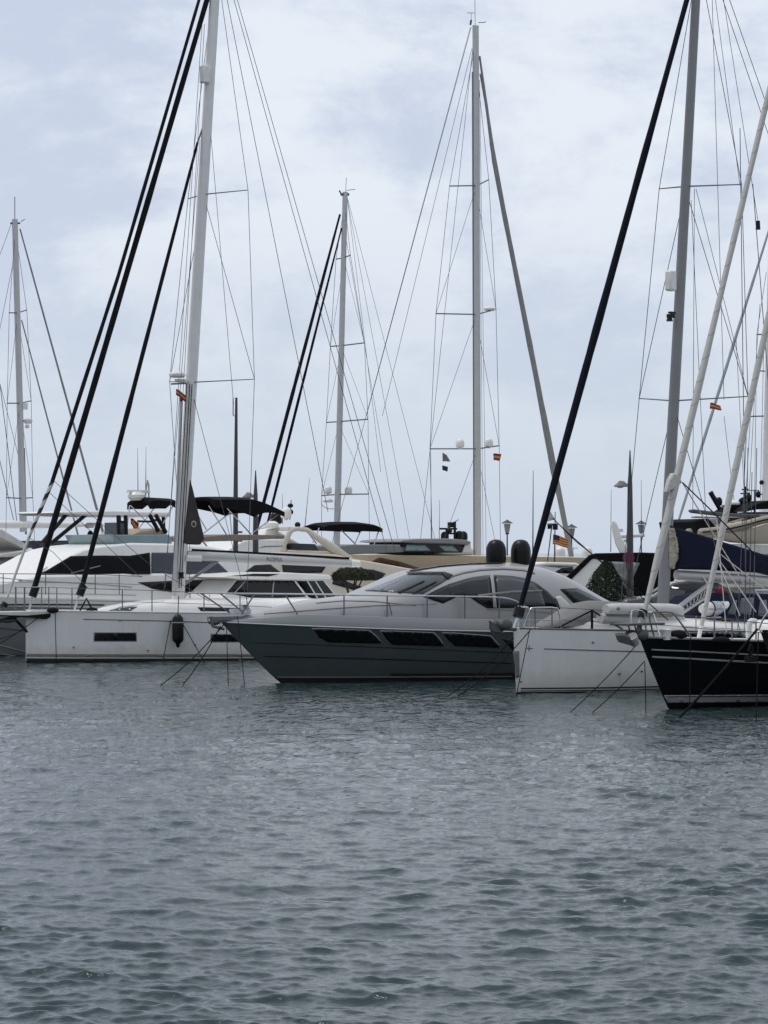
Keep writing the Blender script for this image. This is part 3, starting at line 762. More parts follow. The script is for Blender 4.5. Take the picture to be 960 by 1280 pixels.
# folded gangway with rope netting
gw = at_thing('gangway', 'folded pale gangway with rope netting leaning up on the white yacht deck', 'gangway', tuple(SW.mw @ s.pt(850, 764, -.2)))
g2w = gw.inv @ SW.mw
pa, pb = g2w @ s.pt(844, 762, -.2), g2w @ s.pt(885, 731, -.2); pc, pd_ = g2w @ s.pt(853, 767, -.5), g2w @ s.pt(882, 748, -.5)
gw.add('side_rail', MB().tube([pa, pb], .07, 8, .5), M['alu']); gw.add('side_rail', MB().tube([pc, pd_], .035, 8), M['alu'])
net = MB()
for i in range(9):
    net.tube([pa.lerp(pb, i / 8), pc.lerp(pd_, min(1, i / 8 + .1))], .012, 5); net.tube([pa.lerp(pb, i / 8), pc.lerp(pd_, max(0, i / 8 - .18))], .012, 5)
gw.add('netting', net, M['paleline'])
gw.add('hook', MB().tube([pb, pb + Vector((-.12, 0, .2)), pb + Vector((-.3, 0, .33))], .02, 6), M['plastic'])
# tender with grey cover on the foredeck
c0 = SW.mw @ s.pt(735, 784, -.3)
TD = at_thing('inflatable_tender', 'white inflatable tender half under a grey cover on the foredeck', 'tender', (c0.x, c0.y, c0.z), 45)
t2 = TD.inv @ SW.mw
def tp(px, py, y): return t2 @ s.pt(px, py, y)
rings = []
for px, yt, yb, w in ((690, 782, 785.5, .3), (702, 775, 784, .55), (715, 768, 783, .75), (728, 760, 781, .85), (740, 753.5, 780, .9), (755, 750.5, 780, .9), (775, 751, 780, .85), (800, 753, 780, .8), (832, 757, 780, .75)):
    a = t2 @ s.pt(px, yb, -.5); tz = (t2 @ s.pt(px, yt, -.1)).z
    rings.append([(a.x, a.y + .5 - w * .62 * math.cos(q), a.z + (tz - a.z) * max(0, math.sin(q)) ** .7) for q in np.linspace(0, math.pi, 13)])
lv = loft(rings, closed=True); TD.add('cover', MB().add(*lv), M['greycover'])
path = [tp(757, 762, -1.05), tp(790, 762, -1.08), tp(830, 762, -1.05), tp(850, 763, -.9)]
TD.add('side_tube', MB().tube(arc(path, 1), [.13, .16, .165, .165, .165, .165, .15, .11][:len(arc(path, 1))], 12), M['hypalon'])
path = [tp(750, 773, -.95), tp(790, 773.5, -1.0), tp(835, 774, -.95), tp(852, 772, -.8)]
TD.add('hull_bottom', MB().tube(arc(path, 1), [.13, .15, .15, .15, .15, .15, .13, .10][:len(arc(path, 1))], 10), M['hypalon'])
TD.add('rubbing_strip', MB().tube([tp(757, 767, -1.2), tp(800, 767.3, -1.23), tp(845, 768, -1.15)], .035, 6), M['ribtan'])
TD.add('emblem', MB().ell(tp(773, 760.5, -1.22), (.06, .03, .04)), M['stripe'])
# life raft
c0 = SW.mw @ s.pt(896, 771, -.6)
LR = at_thing('life_raft', 'white strapped life raft canister on a cradle on the white yacht', 'life raft', (c0.x, c0.y, c0.z), 45)
l2 = LR.inv @ SW.mw
a, b = l2 @ s.pt(877, 761, -.9), l2 @ s.pt(920, 761, -.9)
pts = lin(a, b, 11); LR.add('canister', MB().tube(pts, [.11, .16, .19, .20, .20, .203, .20, .20, .19, .16, .11], 18), M['plastic'])
for t in (.22, .48, .80):
    p = a.lerp(b, t); LR.add('strap', MB().tube([p + Vector((-.018, 0, 0)), p + Vector((.018, 0, 0))], .208, 18), M['black'])
LR.add('seam', MB().tube([a.lerp(b, .04) + Vector((0, -.2, 0)), a.lerp(b, .96) + Vector((0, -.2, 0))], .012, 6), M['stripe'])
LR.add('print', MB().tube([a.lerp(b, .26), a.lerp(b, .44)], .2035, 18, caps=False), M['blueprint'])
cr = MB()
for t in (.2, .8):
    p = a.lerp(b, t); cr.tube([p + Vector((0, -.22, -.06)), p + Vector((0, -.22, -.24)), p + Vector((0, .22, -.24)), p + Vector((0, .22, -.06))], .02, 6)
cr.tube([a + Vector((-.3, -.22, -.22)), b + Vector((.3, -.22, -.22))], .02, 6); LR.add('cradle', cr, M['steel'])
# red bag with small outboard
c0 = SW.mw @ s.pt(893, 750, .35)
thing('sail_bag', 'red rolled bag lying on the white yacht behind the life raft', 'bag', MB().tube(lin(SW.mw @ s.pt(884, 740, .3), SW.mw @ s.pt(907, 739.5, .3), 7), [.05, .11, .125, .12, .13, .10, .05], 12), M['red'])
OB = at_thing('outboard_motor', 'small grey outboard motor clamped upright near the red bag', 'outboard', tuple(SW.mw @ s.pt(891, 741, .2)), 45)
OB.add('cowling', MB().ell((0, 0, .28), (.16, .13, .14)).box((0, 0, .17), (.24, .2, .12)), M['greycover']); OB.add('leg', MB().box((0, 0, -.15), (.10, .08, .6)), M['greycover'], bevel=.02)
OB.add('tiller', MB().tube([(-.1, 0, .25), (.45, 0, .42)], .03, 8), M['blackplastic'])
# anchor with grey flukes at the bow
mb = MB()
def plate(mb, P, th, s):
    a = [Vector(p) for p in P]; n = (a[1] - a[0]).cross(a[2] - a[0]).normalized() * th
    k = len(a); mb.add([p + n for p in a] + [p - n for p in a], [tuple(range(k)), tuple(range(2 * k - 1, k - 1, -1))] + [(i, (i + 1) % k, k + (i + 1) % k, k + i) for i in range(k)])
mb.ell(s.pt(632, 781, -.15), (.23, .10, .15)); mb.ell(s.pt(619, 783, .1), (.19, .12, .17)); mb.tube([s.pt(648, 787), s.pt(628, 786), s.pt(617, 790)], .05, 8)
plate(mb, [s.pt(612, 776, -.1), s.pt(626, 786, -.1), s.pt(630, 792, -.1), s.pt(614, 789, -.1)], .03, s)
s.add('anchor', mb, M['galv'], bevel=0)

flag('spanish_flag', 'Spanish flag under the spreader of the grey mast at right', [(888, 503), (887, 511), (901, 506.5), (903, 512.5)], 74, ES, wave=.03)

# ================================================================== BLACK SAILING YACHT
def black_hull(s, first=True):
    st = lambda z: -.95 * (max(0, z) / 1.6) ** .95 if z > 0 else -z * 1.3
    s.hull(14.0, 4.2, st, lambda x: 1.60 - .047 * (x + .9) + .0018 * (x + .9) ** 2, pd=2.1, pw=1.5, tm=.6, ts=.8, wl=.86, m='blackhull', boot=None, k=.8, draft=.5)
    s.edge('toe_rail', -.9, 13.8, .03, 'palestripe', dz=.015)
SD = yacht_frame(835, 885, 42, 'black sailing yacht with two pale stripes and white rolled headsails')
s = SD
black_hull(s)
s.line('sheer_stripe', [(814, 812), (870, 814.5), (975, 820)], 1.7, 'palestripe'); s.line('sheer_stripe', [(815, 821), (870, 823.8), (975, 829.5)], 2.2, 'palestripe')
s.decal('boot_top', [(830, 869), (870, 868.8), (975, 868), (975, 877), (870, 878), (834, 878.6)], 'palestripe', off=.012)
s.line('boot_seam', [(832, 870.6), (900, 870.2), (975, 869.6)], .8, 'bottom', off=.02)
pp = [s.hpt(p, y) for p, y in ((818, 797), (812, 775), (812, 768), (818, 765), (838, 765), (844, 769), (865, 798))]
s.rod('pulpit_rail', arc(pp, 1), .021, 'darksteel', n=8); s.rod('pulpit_rail', [Vector((p.x, -p.y, p.z)) for p in arc(pp, 1)], .021, 'steel', n=8)
pl = [s.pt(p, y, -.3) for p, y in ((789, 779), (789, 764), (792, 762.5), (806, 764), (807, 779))]
s.rod('bow_seat_rail', arc(pl, 1), .018, 'steel', n=6)
s.add('bow_platform', MB().box(s.pt(797, 780, 0), (1.15, .6, .05)), M['galv'], bevel=.01)
for px in (785, 793, 800): s.rod('platform_strut', [s.pt(px, 781, -.2), s.pt(px + 4, 793, -.05)], .018, 'darksteel', n=6)
furl(s, [(805, 768), (838, 632), (960, 120), (1052, -268)], [.045, .07, .084, .09, .082, .072, .066, .062, .058, .054, .042], 'spiralw', name='furled_headsail')
s.prism('clew_patch', [(843, 591), (848, 593), (853.5, 603), (847, 609), (834, 616), (838, 600)], .07, 'sailwhite', bevel=.03)
furl(s, [(877, 782), (960, 400), (1010, 168)], [.05, .072, .08, .08, .075, .07, .065, .045], 'spiralw', name='furled_staysail')
s.rod('furling_drum', [s.pt(804.5, 763), s.pt(801.5, 772)], .10, 'blackplastic', n=14); s.rod('tack_link', [s.pt(802, 772), s.pt(796, 797)], .06, 'paleline', n=8)
s.rod('staysail_tack', [s.pt(876.5, 782), s.pt(873, 800)], .05, 'plastic', n=8)
cl = s.pt(853, 603, -.1)
for q, y in (((905, 655), -.5), ((985, 735), -1.2)): pass
s.wire('headsail_sheet', [cl, s.pt(888, 637, -.9), s.pt(1010, 760, -1.7)], .016, 'rope'); s.wire('headsail_sheet', [cl, s.pt(875, 640, .3), s.pt(930, 730, 1.5)], .014, 'paleline')
for a, b in (((897, 690), (960, 740)), ((899, 700), (945, 765)), ((897, 700), (925, 770)), ((896, 650), (908, 790))): s.wire('staysail_sheet', [s.pt(*a), s.pt(*b, -1.2)], .012, 'paleline')
mast = rigmast(s, (1024, 800), (1062, -300), .17, .13, 'whitemast')
for y in (500, 190):
    spreader(s, mast, (1024 + (800 - y) * .0345, y), (((1024 + (800 - y) * .0345 + 50, y - 3), -1), ((1024 + (800 - y) * .0345 - 52, y + 3), 1)), 1.1)
for a, b in (((941, 230), (962, 500)), ((925, 160), (933, 800)), ((940, 590), (936, 800)), ((935, 560), (930, 800)), ((946, 560), (941, 800))):
    s.wire('shroud', [s.pt(*a, .9), s.pt(*b, 1.4)], .010)
s.rod('block', [s.pt(947.5, 276, .9), s.pt(947.5, 287, .9)], [.05, .06], 'blackplastic', n=8)
s.add('coachroof', MB().box((6.6, 0, 1.62), (5.2, 2.3, .55)), M['white'], bevel=.15)
for px, yt in ((893, 773), (915, 775), (945, 778)):
    b = s.hpt(px, yt); s.rod('stanchion', [Vector((b.x, b.y, s.sheer(b.x))), b], .018, 'darksteel', n=6)
s.wire('lifeline', [s.hpt(p, y) for p, y in ((846, 770), (893, 773), (915, 775), (975, 781))], .010); s.wire('lifeline', [s.hpt(p, y) for p, y in ((853, 784), (893, 787), (915, 788), (975, 793))], .009)
s.add('coiled_rope', MB().ell(s.pt(848, 794, -.3), (.2, .2, .12)), M['rope']); s.add('coiled_rope', MB().ell(s.pt(901, 800.5, -.9), (.3, .12, .09)), M['rope'])
mb = MB().lathe(s.pt(832, 794, -.2), [(.13, -.1), (.12, .05), (.15, .12), (.06, .16)], 12); s.add('windlass', mb, M['plastic'])
mb = MB()
plate(mb, [s.pt(770, 793, -.2), s.pt(779, 792.5, -.25), s.pt(795, 800, -.25), s.pt(790, 806, -.25), s.pt(772, 801, -.2)], .05, s)
mb.ell(s.pt(788, 793, .1), (.16, .12, .1)); mb.tube([s.pt(800, 797, -.1), s.pt(780, 798, -.1)], .05, 8); mb.ell(s.pt(804, 794, -.25), (.16, .08, .12))
s.add('anchor', mb, M['galv']); s.rod('anchor_roller', [s.pt(790.5, 795, -.28), s.pt(793.5, 804, -.2)], .11, 'paleline', n=12)
s.add('deck_vent', MB().tube(arc([s.pt(936, 797, -.8), s.pt(936, 782, -.8), s.pt(938, 776, -.8), s.pt(944, 777, -.8)], 1), .07, 10), M['plastic'])

# ---- a second black bow just entering the frame
Y0 = 61.0
SE = Frame('sailing_yacht', 'black bow tip entering the frame at the far right edge', 'sailing yacht', (989 - CX) / F * Y0, Y0, 42)
s = SE
st = lambda z: -1.0 * (max(0, z) / 1.84) ** .95 if z > 0 else -z * 1.3
s.hull(13, 4.0, st, lambda x: 1.83 - .05 * (x + 1) + .0018 * (x + 1) ** 2, pd=2.1, pw=1.5, m='blackhull', k=.8, draft=.5)
s.edge('toe_rail', -.95, 12.5, .03, 'blackplastic')
s.rod('pulpit_rail', arc([s.pt(948, 788, -.1), s.pt(955, 770, -.2), s.pt(975, 752, -.5), s.pt(1010, 753, -.8)], 2), .022, 'steel', n=8)
s.rod('pulpit_rail', arc([s.pt(944, 738, 0), s.pt(960, 765, -.2), s.pt(972, 790, -.5)], 1), .022, 'steel', n=8)
s.rod('pulpit_rail', [s.pt(944, 738, 0), s.pt(1010, 738, -.8)], .022, 'steel', n=8)
s.add('coachroof', MB().box((6, 0, 1.8), (4.5, 2.1, .5)), M['white'], bevel=.15)
MB_ = MB().tube([s.pt(938, 806, -.3), s.pt(936, 814, -.3), s.pt(937, 822, -.3), s.pt(941, 814, -.3), s.pt(938.5, 805, -.3)], .03, 6); MB_.box(s.pt(938, 824, -.3), (.22, .14, .12))
mb = MB_
t_ = thing('rope_tackle', 'dark rope loop and block hanging below the far right bow tip', 'tackle', MB().add([SE.mw @ Vector(p) for p in mb.v], mb.f), M['rope'])

# ================================================================== MOORING LINES AND FLOATING ROPES
def moor(label, a, ya, b, yb, r=.014, m='rope', sg=.08, g='mooring lines running down into the water'):
    A, Bq = W(*a, ya), W(*b, yb); Bq.z = min(Bq.z, -.05) if Bq.z < .25 else Bq.z
    mb = MB().tube(sag(A, Bq, sg), r, 6)
    c = Vector(A); mb.v = [tuple(Vector(p) - c) for p in mb.v]
    o = thing('mooring_line', label, 'mooring line', mb, M[m], g); o.location = c
moor('black line falling straight down over the bow of the left white yacht', (69, 764), 90.6, (70.5, 832), 90.2, sg=0)
moor('dark line slanting left from below the bowsprit into the corner of the frame', (48, 772), 91.2, (-14, 812), 89, sg=.05)
moor('thin dark line from the bowsprit stay towards the left frame edge', (33, 786), 91, (-14, 803), 89, .012, sg=.03)
moor('thin rope slanting left from the black fender to the waterline', (214, 772), 92.3, (203, 826), 91.4, .014, sg=0)
moor('thin rope slanting right from the black fender to the water', (224, 772), 92.3, (257, 829), 91, .014, sg=0)
moor('long line from the silver yacht bow slanting left, ending farthest left', (282, 778), 76.2, (197, 855), 75.5, sg=.12)
moor('shorter line from the silver yacht bow, the steeper of its slanting pair', (276, 782), 76.2, (226, 855), 75.5, sg=.1)
moor('rope hanging straight down from the very tip of the silver yacht bow', (283, 779), 76.1, (285.5, 859), 75.5, .012, sg=0)
moor('rope hanging nearly straight just right of the silver yacht bow tip', (297, 770), 76.0, (306, 858), 75.4, .012, sg=0)
moor('dark line from the right white yacht stem crossing the silver hull, upper', (641, 798), 70.8, (556, 862), 70, sg=.10)
moor('dark line from the right white yacht rail crossing the silver hull, lower', (664, 786), 70.2, (566, 862), 69.5, sg=.16)
moor('slack rope hanging down the white hull just behind its stem guard', (662, 788), 70.2, (645, 862), 70.2, .012, sg=-.0)
moor('pale chain line from the black yacht anchor crossing the white hull, upper of two', (794, 808), 63.2, (710, 888), 63, .012, sg=.05)
moor('dark line from the black yacht stem crossing the white hull, lower of two', (806, 826), 63.3, (737, 890), 62.8, .012, sg=.05)
moor('rope dropping straight from the black yacht stem into the water', (806, 828), 63.3, (807.5, 888), 63, .012, sg=0)
moor('thick grey hawser from the far right bow tip slanting across the black hull', (947, 786), 60.0, (845, 889), 60.5, .026, 'rope', sg=.05)
moor('dark rope hanging straight down the black hull below its pulpit', (863, 797), 63.6, (862, 880), 63.4, .012, sg=0)
moor('dark rope hanging straight down the black hull nearest the right edge', (948, 790), 60.0, (945, 905), 59.5, .012, sg=0)

# ================================================================== BIG WHITE MOTOR YACHT BEHIND THE LEFT BOAT
B1 = Frame('motor_yacht', 'large white motor yacht with black windscreen cover and black flybridge awnings', 'motor yacht', -18.6, 95.2, 38)
s = B1
s.hull(19.5, 5.0, lambda z: -1.9 * (max(0, z) / 2.0) ** .9 if z > 0 else -z, lambda x: 2.15 - .03 * x, pd=2.2, pw=1.5, tm=.5, ts=.93, wl=.88, m='white', boot=1.62, bootm='greypaint_hullshade', k=.8, draft=.5)  # grey below the boot height is shade under the flare, put into colour
s.line('boot_stripe', [(-30, 819), (34, 820.5)], 3, 'bottom', off=.02)
s.line('rubbing_strake', [(-30, 756), (33, 755.5), (60, 755.5), (130, 756)], 1.6, 'blackplastic', off=.03)
s.line('spray_rail', [(-20, 801), (34, 815.5)], 1.5, 'palestripe', off=.03); s.line('spray_rail', [(-20, 814), (34, 822)], 1.2, 'palestripe', off=.03)
s.line('hull_line', [(-20, 783), (34, 788)], .9, 'wire', off=.02)
wz = lambda z: 2.15 - .16 * (z - 2.0)
s.prism('deckhouse_base', [(-60, 742), (-10, 730), (40, 722), (48, 719), (215, 716.5), (290, 716.5), (335, 720), (345, 748), (345, 764), (-60, 764)], wz, 'white', bevel=.08)
base = s.last
s.prism('deckhouse', [(46, 720.5), (88, 694.5), (104, 687), (126, 682.3), (165, 678.5), (215, 679.5), (262, 683), (296, 690), (338, 700), (338, 716), (290, 721), (215, 720)], lambda z: 1.95 - .22 * (z - 2.6), 'white', bevel=.07)
hs = s.last; s.setbvh(hs, base)
wsn = s.decal('windscreen_cover', [(49, 718.5), (88, 695.2), (128, 694.4), (162, 694.8), (187, 690.8), (188, 717)], 'mesh', off=.02)
s.decal('saloon_window', [(189, 690.8), (216, 691), (258, 696), (272, 703), (286, 716.5), (189, 716.6)], 'blueglass', off=.02)
s.line('windscreen_wiper', [(88, 717), (125, 707.5)], 1.6, 'darksteel', off=.05)
s.line('windscreen_wiper', [(49, 717), (60, 710)], 1.2, 'palestripe', off=.05)
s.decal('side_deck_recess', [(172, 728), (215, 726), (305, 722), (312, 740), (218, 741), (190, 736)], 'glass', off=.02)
s.decal('cabin_window', [(306, 715), (318, 706.5), (338, 705.5), (352, 716)], 'glass', off=.02)
s.line('deck_seam', [(-5, 722), (40, 726), (120, 730), (165, 734)], .9, 'palestripe', off=.02)
s.line('deck_seam', [(-5, 741), (60, 742), (170, 744)], .8, 'palestripe', off=.02)
# guard rail
for yy, nm in ((717.5, 'guard_rail'), (728, 'guard_wire')):
    s.rod(nm, [s.pt(a, b, -2.3) for a, b in ((-20, yy - .5), (60, yy), (130, yy + 1), (178, yy + 3))], .016 if nm == 'guard_rail' else .010, 'darksteel', n=6)
for px in (4, 57, 119, 149): s.rod('stanchion', [s.pt(px, 718, -2.3), s.pt(px, 743, -2.3)], .017, 'darksteel', n=6)
# flybridge: windscreen, cover, seats, awnings
s.prism('flybridge_windscreen', [(139, 668), (150, 668.5), (212, 668), (216, 682), (146, 682)], 1.55, 'teal', bevel=.03)
s.prism('console_cover', [(166, 669), (177, 662), (192, 660.5), (205, 662), (212, 669)], 1.2, 'beige', bevel=.08)
for pts in (((148, 644), (148.5, 668)), ((157, 644), (157.5, 669)), ((149, 652), (157, 652.3)), ((187, 643.5), (198, 664)), ((194.5, 643.5), (207.5, 666)), ((191, 650), (198, 650.5)), ((172, 651.5), (189, 652))):
    s.rod('helm_frame', [s.pt(*q, -1.25) for q in pts], .075 if abs(pts[0][0] - pts[1][0]) < 14 and abs(pts[0][1] - pts[1][1]) > 5 else .04, 'blackplastic', n=8)
s.prism('helm_panel', [(149.5, 653), (156.5, 653), (157, 668), (149.5, 668)], .5, 'clearpane', bevel=.01)
def awning(s, name, pts, w, m, parent=None, n=7, crown=.12, y0=0.0):
    """pts: top edge, then the underside, in the photo; a curved cloth roof with thickness"""
    t, b = pts
    rings = []
    for i_, ((ax, ay), (bx, by)) in enumerate(zip(t, b)):
        yr = .85 * w * (1 - 2 * i_ / (len(t) - 1))      # the far corner shows at the bow end, the near one aft
        p, q = s.pt(ax, ay, yr + y0), s.pt(bx, by, yr + y0)
        top = [(p.x, y0 + w * c, p.z + crown * (1 - c * c) - crown) for c in np.linspace(-1, 1, n)]
        dz = min(-.03, q.z - p.z)
        bot = [(p.x, y0 + w * c, p.z + (dz if abs(c) > .9 else dz * .35) + crown * (1 - c * c) - crown) for c in np.linspace(1, -1, n)]
        rings.append(top + bot)
    V, Fc = loft(rings); return link(name, V, Fc, M[m], parent or s.root, True, autos=60)
a1 = awning(s, 'bimini', ([(161, 625), (168, 622.5), (180, 621.5), (195, 622), (206, 622.2), (219, 622.5)], [(162, 633), (170, 632.5), (182, 632), (195, 632), (205, 627), (219, 632.5)]), .75, 'black')
a2 = awning(s, 'bimini', ([(234, 621.5), (250, 621), (280, 621), (300, 621.5), (318, 625), (335, 630), (353, 636)], [(234, 632), (252, 631), (275, 636), (289, 640.5), (300, 637), (330, 637), (352, 642)]), .95, 'black')
for p, a, b in ((a1, (163, 632), (203, 672)), (a1, (195, 632), (168, 668)), (a1, (162, 632), (158, 668)), (a1, (217, 631), (196, 668)), (a2, (289, 640), (250, 670)), (a2, (261, 632), (283, 668)), (a2, (280, 631), (314, 668)), (a2, (287, 640), (290, 668)), (a2, (350, 641), (316, 666)), (a2, (240, 632), (258, 662))):
    s.rod('bimini_frame', [s.pt(*a, -.7), s.pt(*b, -.8)], .022, 'steel', parent=p, n=6)
c = s.pt(170, 622, 0); s.add('radar_scanner', MB().lathe((c.x, 0, c.z), [(.2, -.1), (.3, 0), (.3, .1), (.2, .2)], 14).box((c.x + .1, 0, c.z + .22), (.9, .14, .1)), M['plastic'])
s.rod('antenna_mast', [s.pt(181, 624), s.pt(184, 603)], .03, 'alu', n=6); s.rod('antenna_mast', [s.pt(186, 624), s.pt(186, 606), s.pt(184, 600)], .03, 'alu', n=6)
s.rod('whip_antenna', [s.pt(172.5, 622), s.pt(172, 560)], [.018, .006], 'wire', n=5); s.rod('whip_antenna', [s.pt(182, 622), s.pt(182.5, 558)], [.018, .006], 'wire', n=5)
s.prism('rear_screen', [(256, 671), (288, 668), (356, 669), (356, 673), (300, 676), (256, 677)], 1.5, 'teak', bevel=.02)
s.rod('boathook', [s.pt(249, 671, -1), s.pt(262, 687, -1.2)], .03, 'alu', n=6)
flag('spanish_flag', 'Spanish flag hanging under the black awning of the large white motor yacht', [(163, 648), (163.5, 655), (173, 650), (171, 666)], 103, ES, wave=.07, droop=.1)

# ================================================================== WHITE HARDTOP CRUISER BEHIND, FAR LEFT
B2 = Frame('motor_yacht', 'white flybridge cruiser with pale hard top on black struts, far left', 'motor yacht', -19.5, 104.5, 38)
s = B2
s.hull(16, 4.4, lambda z: -1.5 * max(0, z) / 2, lambda x: 2.0 - .02 * x, m='white', k=.8, draft=.5)
wz = lambda z: 1.9 - .2 * (z - 2.2)
s.prism('deckhouse', [(-30, 720), (2, 712), (28, 693.5), (140, 690), (150, 742), (-30, 742)], wz, 'white', bevel=.06); s.setbvh(s.last)
s.decal('saloon_window', [(3, 713.5), (10, 709.5), (60, 708.5), (46, 720), (-8, 720)], 'glass', off=.02)
s.prism('flybridge_coaming', [(-10, 694), (30, 688), (90, 686), (140, 689), (140, 694), (-10, 697)], 1.7, 'offwhite', bevel=.04)
s.prism('flybridge_windscreen', [(31, 676), (86, 675.5), (98, 686), (90, 688), (34, 688)], 1.5, 'blueglass', bevel=.02)
s.prism('hardtop', [(74, 641), (80, 638.8), (140, 637.8), (214, 640), (214, 646), (130, 645.5), (82, 643.5)], 1.6, 'white', bevel=.06)
for a, b in (((84, 642), (53, 678)), ((108, 643), (64, 679))):
    for sg in (-1, 1): s.rod('hardtop_strut', [s.pt(*a, 1.45 * sg), s.pt(*b, 1.45 * sg)], .075, 'blackplastic', n=8)
for px in (149, 204): s.rod('hardtop_strut', [s.pt(px, 644, -1.4), s.pt(px + 2, 690, -1.4)], .07, 'blackplastic', n=8)
s.prism('raked_brace', [(-8, 662), (2, 661), (36, 682), (34, 688), (-8, 668)], 1.5, 'offwhite', bevel=.03, )
c = s.pt(37, 690, -1.5); s.add('searchlight', MB().ell(c, (.16, .16, .16)), M['plastic'])
c = s.pt(113, 670, 0); s.add('speaker', MB().ell(c, (.13, .13, .22)), M['blackplastic'])
s.add('radar_scanner', MB().lathe(s.pt(112, 660, 0), [(.15, 0), (.2, .1), (.1, .2)], 12).box(s.pt(118, 655, 0), (.6, .1, .1)), M['plastic'])
s.prism('aft_console', [(118, 684), (124, 672), (134, 668), (140, 690), (118, 690)], .9, 'white', bevel=.05)

# ================================================================== PILOTHOUSE BOAT
Yb = 99.6
B5 = Frame('motorboat', 'small white pilothouse motorboat with wraparound dark windows behind the silver bow', 'motorboat', (215 - CX) / F * 98.2, 98.2, 34)
s = B5
s.root.location.x += .45; s.root.location.y += 1.0
s.mw = Matrix.Translation(s.root.location) @ Matrix.Rotation(R(34), 4, 'Z'); s.inv = s.mw.inverted(); s.c = s.inv @ CAM
s.hull(9.6, 3.0, lambda z: -.6 * max(0, z) / 1.4, lambda x: 1.55 - .02 * x, m='white', k=.8, draft=.4)
wz = lambda z: 1.28 - .18 * (z - 1.6)
s.prism('cabin', [(276, 748), (284, 739), (296, 724.5), (370, 725), (386, 746), (400, 752), (400, 772), (276, 772)], wz, 'white', bevel=.04)
cb = s.last; s.setbvh(cb)
w1 = s.decal('side_window', [(283, 741), (296, 725.6), (367, 726.2), (382, 746), (345, 747.5), (312, 747)], 'glass', off=.015)
s.decal('window_pillar', [(341, 726), (342.6, 726), (340.6, 747), (339, 747)], 'palestripe', parent=w1, off=.03)
s.decal('window_pillar', [(306, 726), (307.5, 726), (294, 741), (292, 741)], 'palestripe', parent=w1, off=.03)
rf = s.prism('roof', [(278, 721.5), (288, 718.5), (336, 715.8), (356, 715.5), (411, 718.5), (416, 722), (414, 724.5), (378, 725.5), (300, 724.5)], 1.32, 'white', bevel=.04)
s.setbvh(s.last); s.decal('roof_panel', [(289, 719.6), (318, 716.9), (349, 717.4), (336, 720.6)], 'glass', parent=rf, off=.012)
s.prism('aft_screen', [(383, 726.5), (404, 726), (419, 742), (420, 748), (396, 748)], 1.15, 'clearpane', bevel=.02)
for a, b in (((384, 726), (397, 748)), ((404, 725), (420, 745)), ((394, 726), (408, 748))): s.rod('screen_frame', [s.pt(*a, -1.18), s.pt(*b, -1.18)], .025, 'plastic', n=6)
s.rod('hand_rail', [s.pt(278, 741, -1.45), s.pt(240, 740, -1.3), s.pt(225, 748, -1.0)], .017, 'steel', n=6)
for px in (238, 262): s.rod('stanchion', [s.pt(px, 740, -1.35), s.pt(px, 762, -1.35)], .016, 'steel', n=6)
for a, b in (((286, 745), (305, 727)),): pass

# ================================================================== QUAY
def quayY(X): return 104 - 1.474 * X
qd = Vector((1, -1.474, 0)).normalized(); qn = Vector((1.474, 1, 0)).normalized()
o0 = Vector((0, 104.6, 0))
mb = MB()
def strip(a0, a1, b0, b1, z0, z1):
    P = [o0 + qd * a + qn * b for a, b in ((a0, b0), (a1, b0), (a1, b1), (a0, b1))]
    mb.add([(p.x, p.y, z0) for p in P] + [(p.x, p.y, z1) for p in P], [(0, 3, 2, 1), (4, 5, 6, 7), (0, 1, 5, 4), (1, 2, 6, 5), (2, 3, 7, 6), (3, 0, 4, 7)])
strip(-90, 60, 0.5, 14, -2, 1.1)
tag(mb.build('quay', M['concrete'], None, smooth=False), kind='structure')
mb = MB(); strip(-90, 60, -.1, .498, -2, 1.16); strip(-90, 60, 14.002, 14.5, -2, 1.16)
tag(mb.build('quay_kerb', M['stone'], None, smooth=False, bevel=.03), kind='structure')

# planted trees
def leaves(fr, name, n, pos, size, m, parent=None):
    V, Fc = [], []
    for _ in range(n):
        c, nrm = pos()
        d = (nrm + Vector((random.uniform(-1, 1), random.uniform(-1, 1), random.uniform(-1, 1))) * .7).normalized()
        u = d.orthogonal().normalized(); u = Matrix.Rotation(random.uniform(0, 6.28), 3, d) @ u; w = d.cross(u)
        a, b = size * random.uniform(.6, 1.3), size * random.uniform(.3, .6); k = len(V)
        V += [c - u * a, c + w * b + d * b * .3, c + u * a, c - w * b + d * b * .3]; Fc.append((k, k + 1, k + 2, k + 3))
    return link(name, V, Fc, M[m], parent or fr.root, False)
p = W(757, 752, 98.5)
T1 = at_thing('topiary_tree', 'clipped dense conical evergreen on the quay beside the lamp post', 'tree', (p.x, p.y, 1.1))
hb = p.z - 1.1
T1.add('planter', MB().lathe((0, 0, 0), [(.42, 0), (.5, .3), (.56, .62), (.6, .66), (.52, .66)], 20), M['terracotta'])
T1.add('trunk', MB().tube([(0, 0, .5), (.02, 0, hb + .2), (0, .02, hb + 1.0)], [.06, .05, .03], 8), M['bark'])
zt_ = W(757, 699, 98.5).z - 1.1
def cone():
    t = random.random() ** 1.3; z = hb - .15 + t * (zt_ - hb + .15); a = random.uniform(0, 6.283)
    r = .74 * (1 - t ** 2.1) * (1 + .07 * math.sin(a * 5 + t * 9) + .05 * math.sin(a * 11 - t * 23)) * (.80 + .2 * min(1, t * 6))
    rr = r * (1 - .38 * random.random() ** 2.2)
    return Vector((rr * math.cos(a), rr * math.sin(a), z)), Vector((math.cos(a), math.sin(a), .5))
leaves(T1, 'crown', 8000, cone, .045, 'leaf')
p = W(440, 722, 112)
T2 = at_thing('umbrella_tree', 'low olive-green tree clipped to a dome above thin trunks', 'tree', (p.x, p.y, 1.1))
zc = p.z - 1.1
